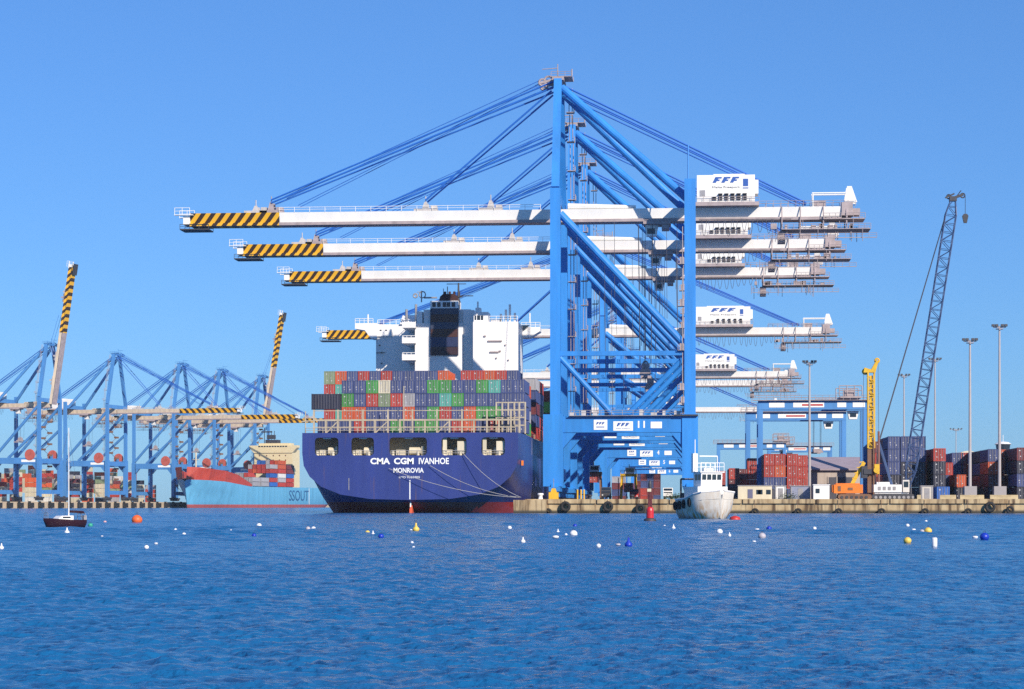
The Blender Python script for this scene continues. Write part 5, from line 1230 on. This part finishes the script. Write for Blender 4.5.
m = MB(); m.tube((0, 2.3, .7), (0, 2.3, 7.6), .055, 8, r2=.035); m.tube((-.35, 2.3, 5.0), (.35, 2.3, 5.0), .02, 5); m.build('mast', SHIPW, r)
m = MB(); m.tube((0, 2.35, 1.2), (0, 3.9, 1.15), .05, 6); m.tube((0, 2.4, 1.28), (0, 3.8, 1.22), .07, 8); m.build('boom', MH, r)
m = MB(); m.tube((0, -.2, .75), (0, 2.3, 7.4), .012, 4); m.tube((0, 3.6, .65), (0, 2.3, 7.4), .012, 4)
for s in (-1, 1): m.tube((s*.75, 2.4, .65), (0, 2.3, 6.4), .012, 4)
m.build('stay', CABLE, r)
m = MB(); m.rail([(-.6, 3.6, .6), (.6, 3.6, .6)], .5, .6, .02); m.rail([(-.3, .0, .7), (.3, .0, .7)], .45, .3, .02); m.build('pulpit_rail', STEEL, r)
m = MB(); m.box(-.14, .14, 3.78, 4.05, .45, .95); m.tube((0, 3.9, -.2), (0, 3.9, .45), .06, 6); m.build('outboard_motor', STEEL, r)
# mooring buoys: position in the picture, size in pixels, colour and what sets each apart
BC = dict(white=mat('buoy white', (.78, .78, .80), .5, var=.2, scale=6), blue=mat('buoy blue', (.01, .04, .42), .4), yellow=mat('buoy yellow', (.75, .52, .10), .5, var=.2, scale=6), orange=mat('buoy orange', (.75, .13, .03), .5, var=.15, scale=4),
          green=mat('buoy green', (.03, .33, .22), .5), grey=mat('buoy grey', (.45, .42, .46), .6, var=.2, scale=6), pink=mat('buoy faded pink', (.62, .36, .36), .6))
BY = [(137, 523, 11, 'orange', 'r', 'big orange mooring buoy, the only orange one'), (90.5, 527, 5, 'green', 'r', 'small green mooring buoy just right of the sailing boat'),
 (105, 523.5, 3.5, 'pink', 'r', 'tiny faded pink buoy between the sailing boat and orange buoy'), (67, 534.5, 5.5, 'white', 'p', 'white buoy with a dark top just below the sailing boat'), (20.5, 541, 4, 'white', 'f', 'flat white float left and below the sailing boat'),
 (1.5, 550, 5, 'white', 'p', 'white buoy cut by the left picture edge'), (102, 539, 4, 'white', 'r', 'white buoy below the tiny pink one'), (146.5, 549.5, 5, 'white', 'r', 'white buoy nearest to us in the left third'),
 (156, 545, 4, 'white', 'f', 'small white float up and right of the nearest left buoy'), (175.5, 531, 3, 'white', 'r', 'tiny white buoy right of the orange one, farther of two'), (184, 536, 4, 'white', 'r', 'tiny white buoy right of the orange one, nearer of two'),
 (231, 534.5, 4, 'white', 'p', 'upright white buoy below the light blue ship'), (254, 537.5, 5, 'blue', 'r', 'small blue buoy under a white one near the light blue ship'), (259, 527.5, 5.5, 'white', 'r', 'white buoy floating below the lettering of the light blue ship'),
 (308, 530.5, 5, 'grey', 'r', 'grey half of a buoy pair left of the ship stern'), (313.5, 530.5, 5, 'white', 'r', 'white half of a buoy pair left of the ship stern'), (367.5, 534.5, 5, 'yellow', 'r', 'small yellow buoy left of a white and blue pair'),
 (373, 536.5, 4.5, 'white', 'p', 'white buoy between a yellow and a blue one under the stern'), (381, 538.5, 6, 'blue', 'r', 'blue buoy under the ship stern, right of a white one'), (416, 531.5, 7, 'yellow', 'p', 'pale yellow buoy with a tall stem under the ship stern'),
 (411, 531, 3, 'white', 'f', 'tiny white float beside the pale yellow stern buoy'), (412, 544.5, 3.5, 'white', 'r', 'upper of two tiny white buoys below the ship rudder'), (413.5, 549.5, 3.5, 'white', 'r', 'lower of two tiny white buoys below the ship rudder'),
 (509.5, 529.5, 4.5, 'white', 'r', 'white buoy below the right corner of the ship stern'), (523, 543.5, 5, 'white', 'p', 'white stem buoy right below the quay corner'), (555.5, 539, 7, 'white', 'f', 'flat white float left of the three buoy cluster'), (558, 533.5, 3.5, 'white', 'p', 'tiny white stem behind the flat white float'),
 (573.5, 536.5, 8, 'white', 'r', 'large white buoy beneath a blue one below the crane legs'), (575, 527.5, 4.5, 'blue', 'r', 'small blue buoy just behind the large white one'), (566, 536, 3, 'white', 'r', 'tiny white buoy touching the left of the large white one'),
 (598.5, 548, 5, 'white', 'r', 'white buoy left of the big blue pear buoy'), (628.5, 547.5, 8, 'blue', 'p', 'big blue pear shaped buoy left of the red beacon'), (618, 546.5, 5.5, 'grey', 'f', 'dim grey float against the big blue pear buoy'),
 (664.5, 527.5, 3, 'white', 'r', 'tiny white buoy right of the red beacon, left of two'), (673.5, 529.5, 4, 'white', 'p', 'white stem buoy right of the red beacon, right of two'), (719.5, 534, 6.5, 'white', 'r', 'round white buoy below the workboat bow'),
 (729.5, 537, 3.5, 'white', 'p', 'thin white stem buoy right of the round workboat one'), (757, 531, 5, 'white', 'f', 'white float behind the grey buoy under the cream cabin'), (769, 530.5, 5.5, 'blue', 'r', 'blue buoy farther right under the cream cabin'),
 (762, 539, 8, 'grey', 'r', 'big pale grey buoy under the cream cabin'), (754, 543, 4, 'white', 'f', 'white float nearer than the big pale grey buoy'), (814.5, 530, 4, 'white', 'r', 'lone white buoy below the white hut'),
 (907.5, 527, 4, 'white', 'r', 'white buoy below the crawler crane, farthest of its cluster'), (913.5, 531, 4.5, 'white', 'f', 'white float left of the large yellow buoy'), (928, 533.5, 8, 'yellow', 'r', 'large pale yellow buoy beside a grey one at right'), (922, 533.5, 5, 'grey', 'r', 'grey buoy touching the large pale yellow one'),
 (926, 522.5, 3, 'white', 'r', 'tiny white buoy behind the large pale yellow one'), (907.5, 543.5, 8, 'yellow', 'r', 'yellow buoy left of the tall white cylinder buoy'), (934.5, 547.5, 5.5, 'white', 'c', 'tall white cylinder buoy nearest to us at right'),
 (975, 539, 6, 'white', 'f', 'flat white float left of the big dark blue buoy'), (984.5, 540, 9.5, 'blue', 'r', 'big dark blue buoy farthest right on the water')]
for px, py, w, col, kind, lb in BY:
    d = EYE*FPX/(py - HOR); x, y = AT(px, d); R = w*d/FPX/2
    r = thing('mooring_buoy', lb, 'buoy', (x, y, R*.25 + .035), 0); m = MB()
    if kind == 'r': m.lathe([(.1*R, -.7*R), (.7*R, -.45*R), (R, .15*R), (.92*R, .6*R), (.55*R, 1.0*R), (.12*R, 1.15*R)], n=14)
    elif kind == 'f': m.lathe([(.3*R, -.3*R), (.9*R, -.1*R), (R, .2*R), (.8*R, .45*R), (.1*R, .55*R)], n=14)
    elif kind == 'c': m.lathe([(.9*R, -.4*R), (R, 0), (R, 2.7*R), (.8*R, 3.0*R), (.1*R, 3.05*R)], n=14)
    else: m.lathe([(.1*R, -.7*R), (.7*R, -.45*R), (R, .1*R), (.9*R, .55*R), (.35*R, 1.1*R), (.2*R, 2.0*R), (.05*R, 2.1*R)], n=14)
    m.build('float', BC[col], r, smooth=True)
    if w >= 5:
        z = {'r': 1.15, 'f': .55, 'c': 3.05, 'p': 2.1}[kind]*R
        MB().ring((0, 0, z + R*.16), R*.2, R*.05, 'y', 12, 5).build('lifting_ring', DARK, r)

# ---------------------------------------------------------------- the air
def add_haze():
    m = bpy.data.materials.new('thin sea haze'); m.use_nodes = True; n = m.node_tree
    n.nodes.remove(n.nodes['Principled BSDF']); v = n.nodes.new('ShaderNodeVolumePrincipled')
    v.inputs['Color'].default_value = (0.62, 0.82, 1.0, 1); v.inputs['Density'].default_value = HAZE
    n.links.new(v.outputs[0], n.nodes['Material Output'].inputs['Volume'])
    b = MB().box(-1150, 760, -100, 3290, -6, 104).build('haze', m); b['kind'] = 'stuff'
HAZE = 0.00005
add_haze()
